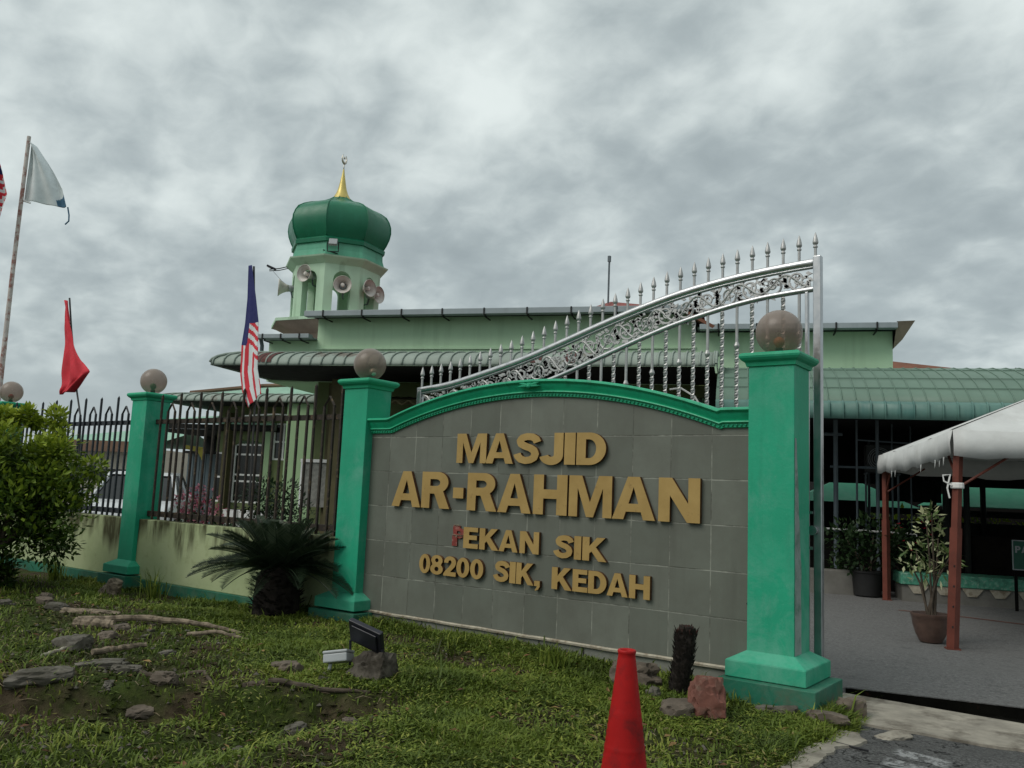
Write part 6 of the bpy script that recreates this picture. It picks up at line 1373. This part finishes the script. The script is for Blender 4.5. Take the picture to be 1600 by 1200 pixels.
# tall tufts
def tuft(x, y, n, H, label):
    t = thing('grass_tuft', label, 'grass tuft', (x, y, bank(x, y))); g = MB()
    for i in range(n):
        a = rng.uniform(0, 6.28); L = H * rng.uniform(.5, 1.1); ln = rng.uniform(.15, .8); p0 = Vector((rng.gauss(0, .06), rng.gauss(0, .05), -.02)); sdv = Vector((-math.sin(a), math.cos(a), 0)) * .006
        p1 = p0 + Vector((math.cos(a) * ln * L * .35, math.sin(a) * ln * L * .35, L * .6)); p2 = p0 + Vector((math.cos(a) * ln * L, math.sin(a) * ln * L, L * (1 - .4 * ln))); g.tint = rng.uniform(.3, .85)
        g.add([p0 - sdv, p0 + sdv, p1 + sdv * .8, p1 - sdv * .8, p2], [(0, 1, 2, 3), (3, 2, 4)])
    g.tint = .5; g.build('blades', LF_GRASS, t, fix=False)
tuft(-6.5, -.38, 60, .42, 'tall grass tuft against the low wall left of the palm')
tuft(-1.05, -.45, 90, .24, 'dark grass tuft at the foot of the sign, left of the cone')
tuft(-2.05, -.40, 70, .16, 'short grass tuft at the foot of the sign near its middle')
tuft(-8.6, -.45, 70, .40, 'grass tuft growing at the wall beside the leafy shrub')
tuft(-3.1, -.35, 50, .16, 'grass tuft at the left foot of the sign by the pillar base')
tuft(.30, -.36, 40, .14, 'thin grass tuft at the front of the rightmost pillar plinth')
# pebbles
g = MB(); r6 = random.Random(3); k = 0
while k < 700:
    d = 3.8 * (9 / 3.8) ** r6.random(); lat = r6.uniform(-.66, .5) * d; x = CAM.x + fx * d + fy * lat; y = CAM.y + fy * d - fx * lat
    if y > -.1 or x < -10 or x > edge_x(y) - .05 or bare(x, y) > r6.uniform(.2, .75): continue
    k += 1; s_ = r6.uniform(.006, .022); z = bank(x, y); vs = []
    for (a, b, c3) in ((1, 0, 0), (-1, 0, 0), (0, 1, 0), (0, -1, 0), (0, 0, 1), (0, 0, -1)): vs.append((x + a * s_ * r6.uniform(.7, 1.4), y + b * s_ * r6.uniform(.7, 1.4), z + s_ * .4 + c3 * s_ * r6.uniform(.5, .9)))
    g.add(vs, [(0, 2, 4), (2, 1, 4), (1, 3, 4), (3, 0, 4), (2, 0, 5), (1, 2, 5), (3, 1, 5), (0, 3, 5)])
o = g.build('pebbles', MT_ROCKG); tag(o, 'scattered pebbles on the bare soil', 'pebbles', kind='stuff')
# clods of earth and dry straw on the bare patches
g = MB(); r7 = random.Random(8); k = 0
while k < 4200:
    d = 3.9 * (9.5 / 3.9) ** r7.random(); lat = r7.uniform(-.66, .45) * d; x = CAM.x + fx * d + fy * lat; y = CAM.y + fy * d - fx * lat
    if y > -.1 or x < -10 or x > edge_x(y) - .05 or bare(x, y) > r7.uniform(.05, .48): continue
    k += 1; s_ = .006 + .026 * r7.random() ** 2.5; z = bank(x, y); vs = []
    for (a, b, c3) in ((1, 0, 0), (-1, 0, 0), (0, 1, 0), (0, -1, 0), (0, 0, 1), (0, 0, -1)): vs.append((x + a * s_ * r7.uniform(.6, 1.5), y + b * s_ * r7.uniform(.6, 1.5), z + s_ * .3 + c3 * s_ * r7.uniform(.4, 1.0)))
    g.add(vs, [(0, 2, 4), (2, 1, 4), (1, 3, 4), (3, 0, 4), (2, 0, 5), (1, 2, 5), (3, 1, 5), (0, 3, 5)])
o = g.build('soil_clods', MT_SOIL); tag(o, 'dark clods of earth on the bare patches', 'soil', kind='stuff')
g = MB(); k = 0
while k < 2200:
    d = 3.9 * (9.5 / 3.9) ** r7.random(); lat = r7.uniform(-.66, .5) * d; x = CAM.x + fx * d + fy * lat; y = CAM.y + fy * d - fx * lat
    if y > -.1 or x < -10 or x > edge_x(y) - .05 or bare(x, y) > r7.uniform(.15, .8): continue
    k += 1; a = r7.uniform(0, 6.28); L = r7.uniform(.03, .11); z = bank(x, y) + .008; w_ = .0022; g.tint = r7.uniform(.05, .95)
    p = [Vector((x + math.cos(a) * L * t + math.sin(a) * .02 * math.sin(t * 3) * r7.uniform(-1, 1), y + math.sin(a) * L * t, z + .018 * math.sin(math.pi * t) * r7.random())) for t in (0, .5, 1)]
    q = Vector((-math.sin(a), math.cos(a), .3)) * w_
    g.add([p[0] - q, p[0] + q, p[1] + q, p[1] - q, p[2] + q * .4, p[2] - q * .4], [(0, 1, 2, 3), (3, 2, 4, 5)])
g.tint = .5; o = g.build('dry_straw', LF_STRAW, fix=False); tag(o, 'dry straw and dead runners lying on the soil', 'straw', kind='stuff')
g = MB(); k = 0
while k < 330:
    d = 3.9 * (9.5 / 3.9) ** r7.random(); lat = r7.uniform(-.66, .55) * d; x = CAM.x + fx * d + fy * lat; y = CAM.y + fy * d - fx * lat
    if y > -.1 or x < -10 or x > edge_x(y) - .05: continue
    k += 1; a = r7.uniform(0, 6.28); g.tint = r7.uniform(.02, .9); L = r7.uniform(.025, .075)
    g.leaf(Vector((x, y, bank(x, y) + r7.uniform(.015, .04))), Vector((math.cos(a), math.sin(a), r7.uniform(-.3, .4))), Vector((r7.uniform(-.4, .4), r7.uniform(-.4, .4), 1)), L, L * .42, fold=.006)
g.tint = .5; o = g.build('dead_leaves', LF_DEAD, fix=False); tag(o, 'brown dead leaves scattered over the grass', 'dead leaves', kind='stuff')
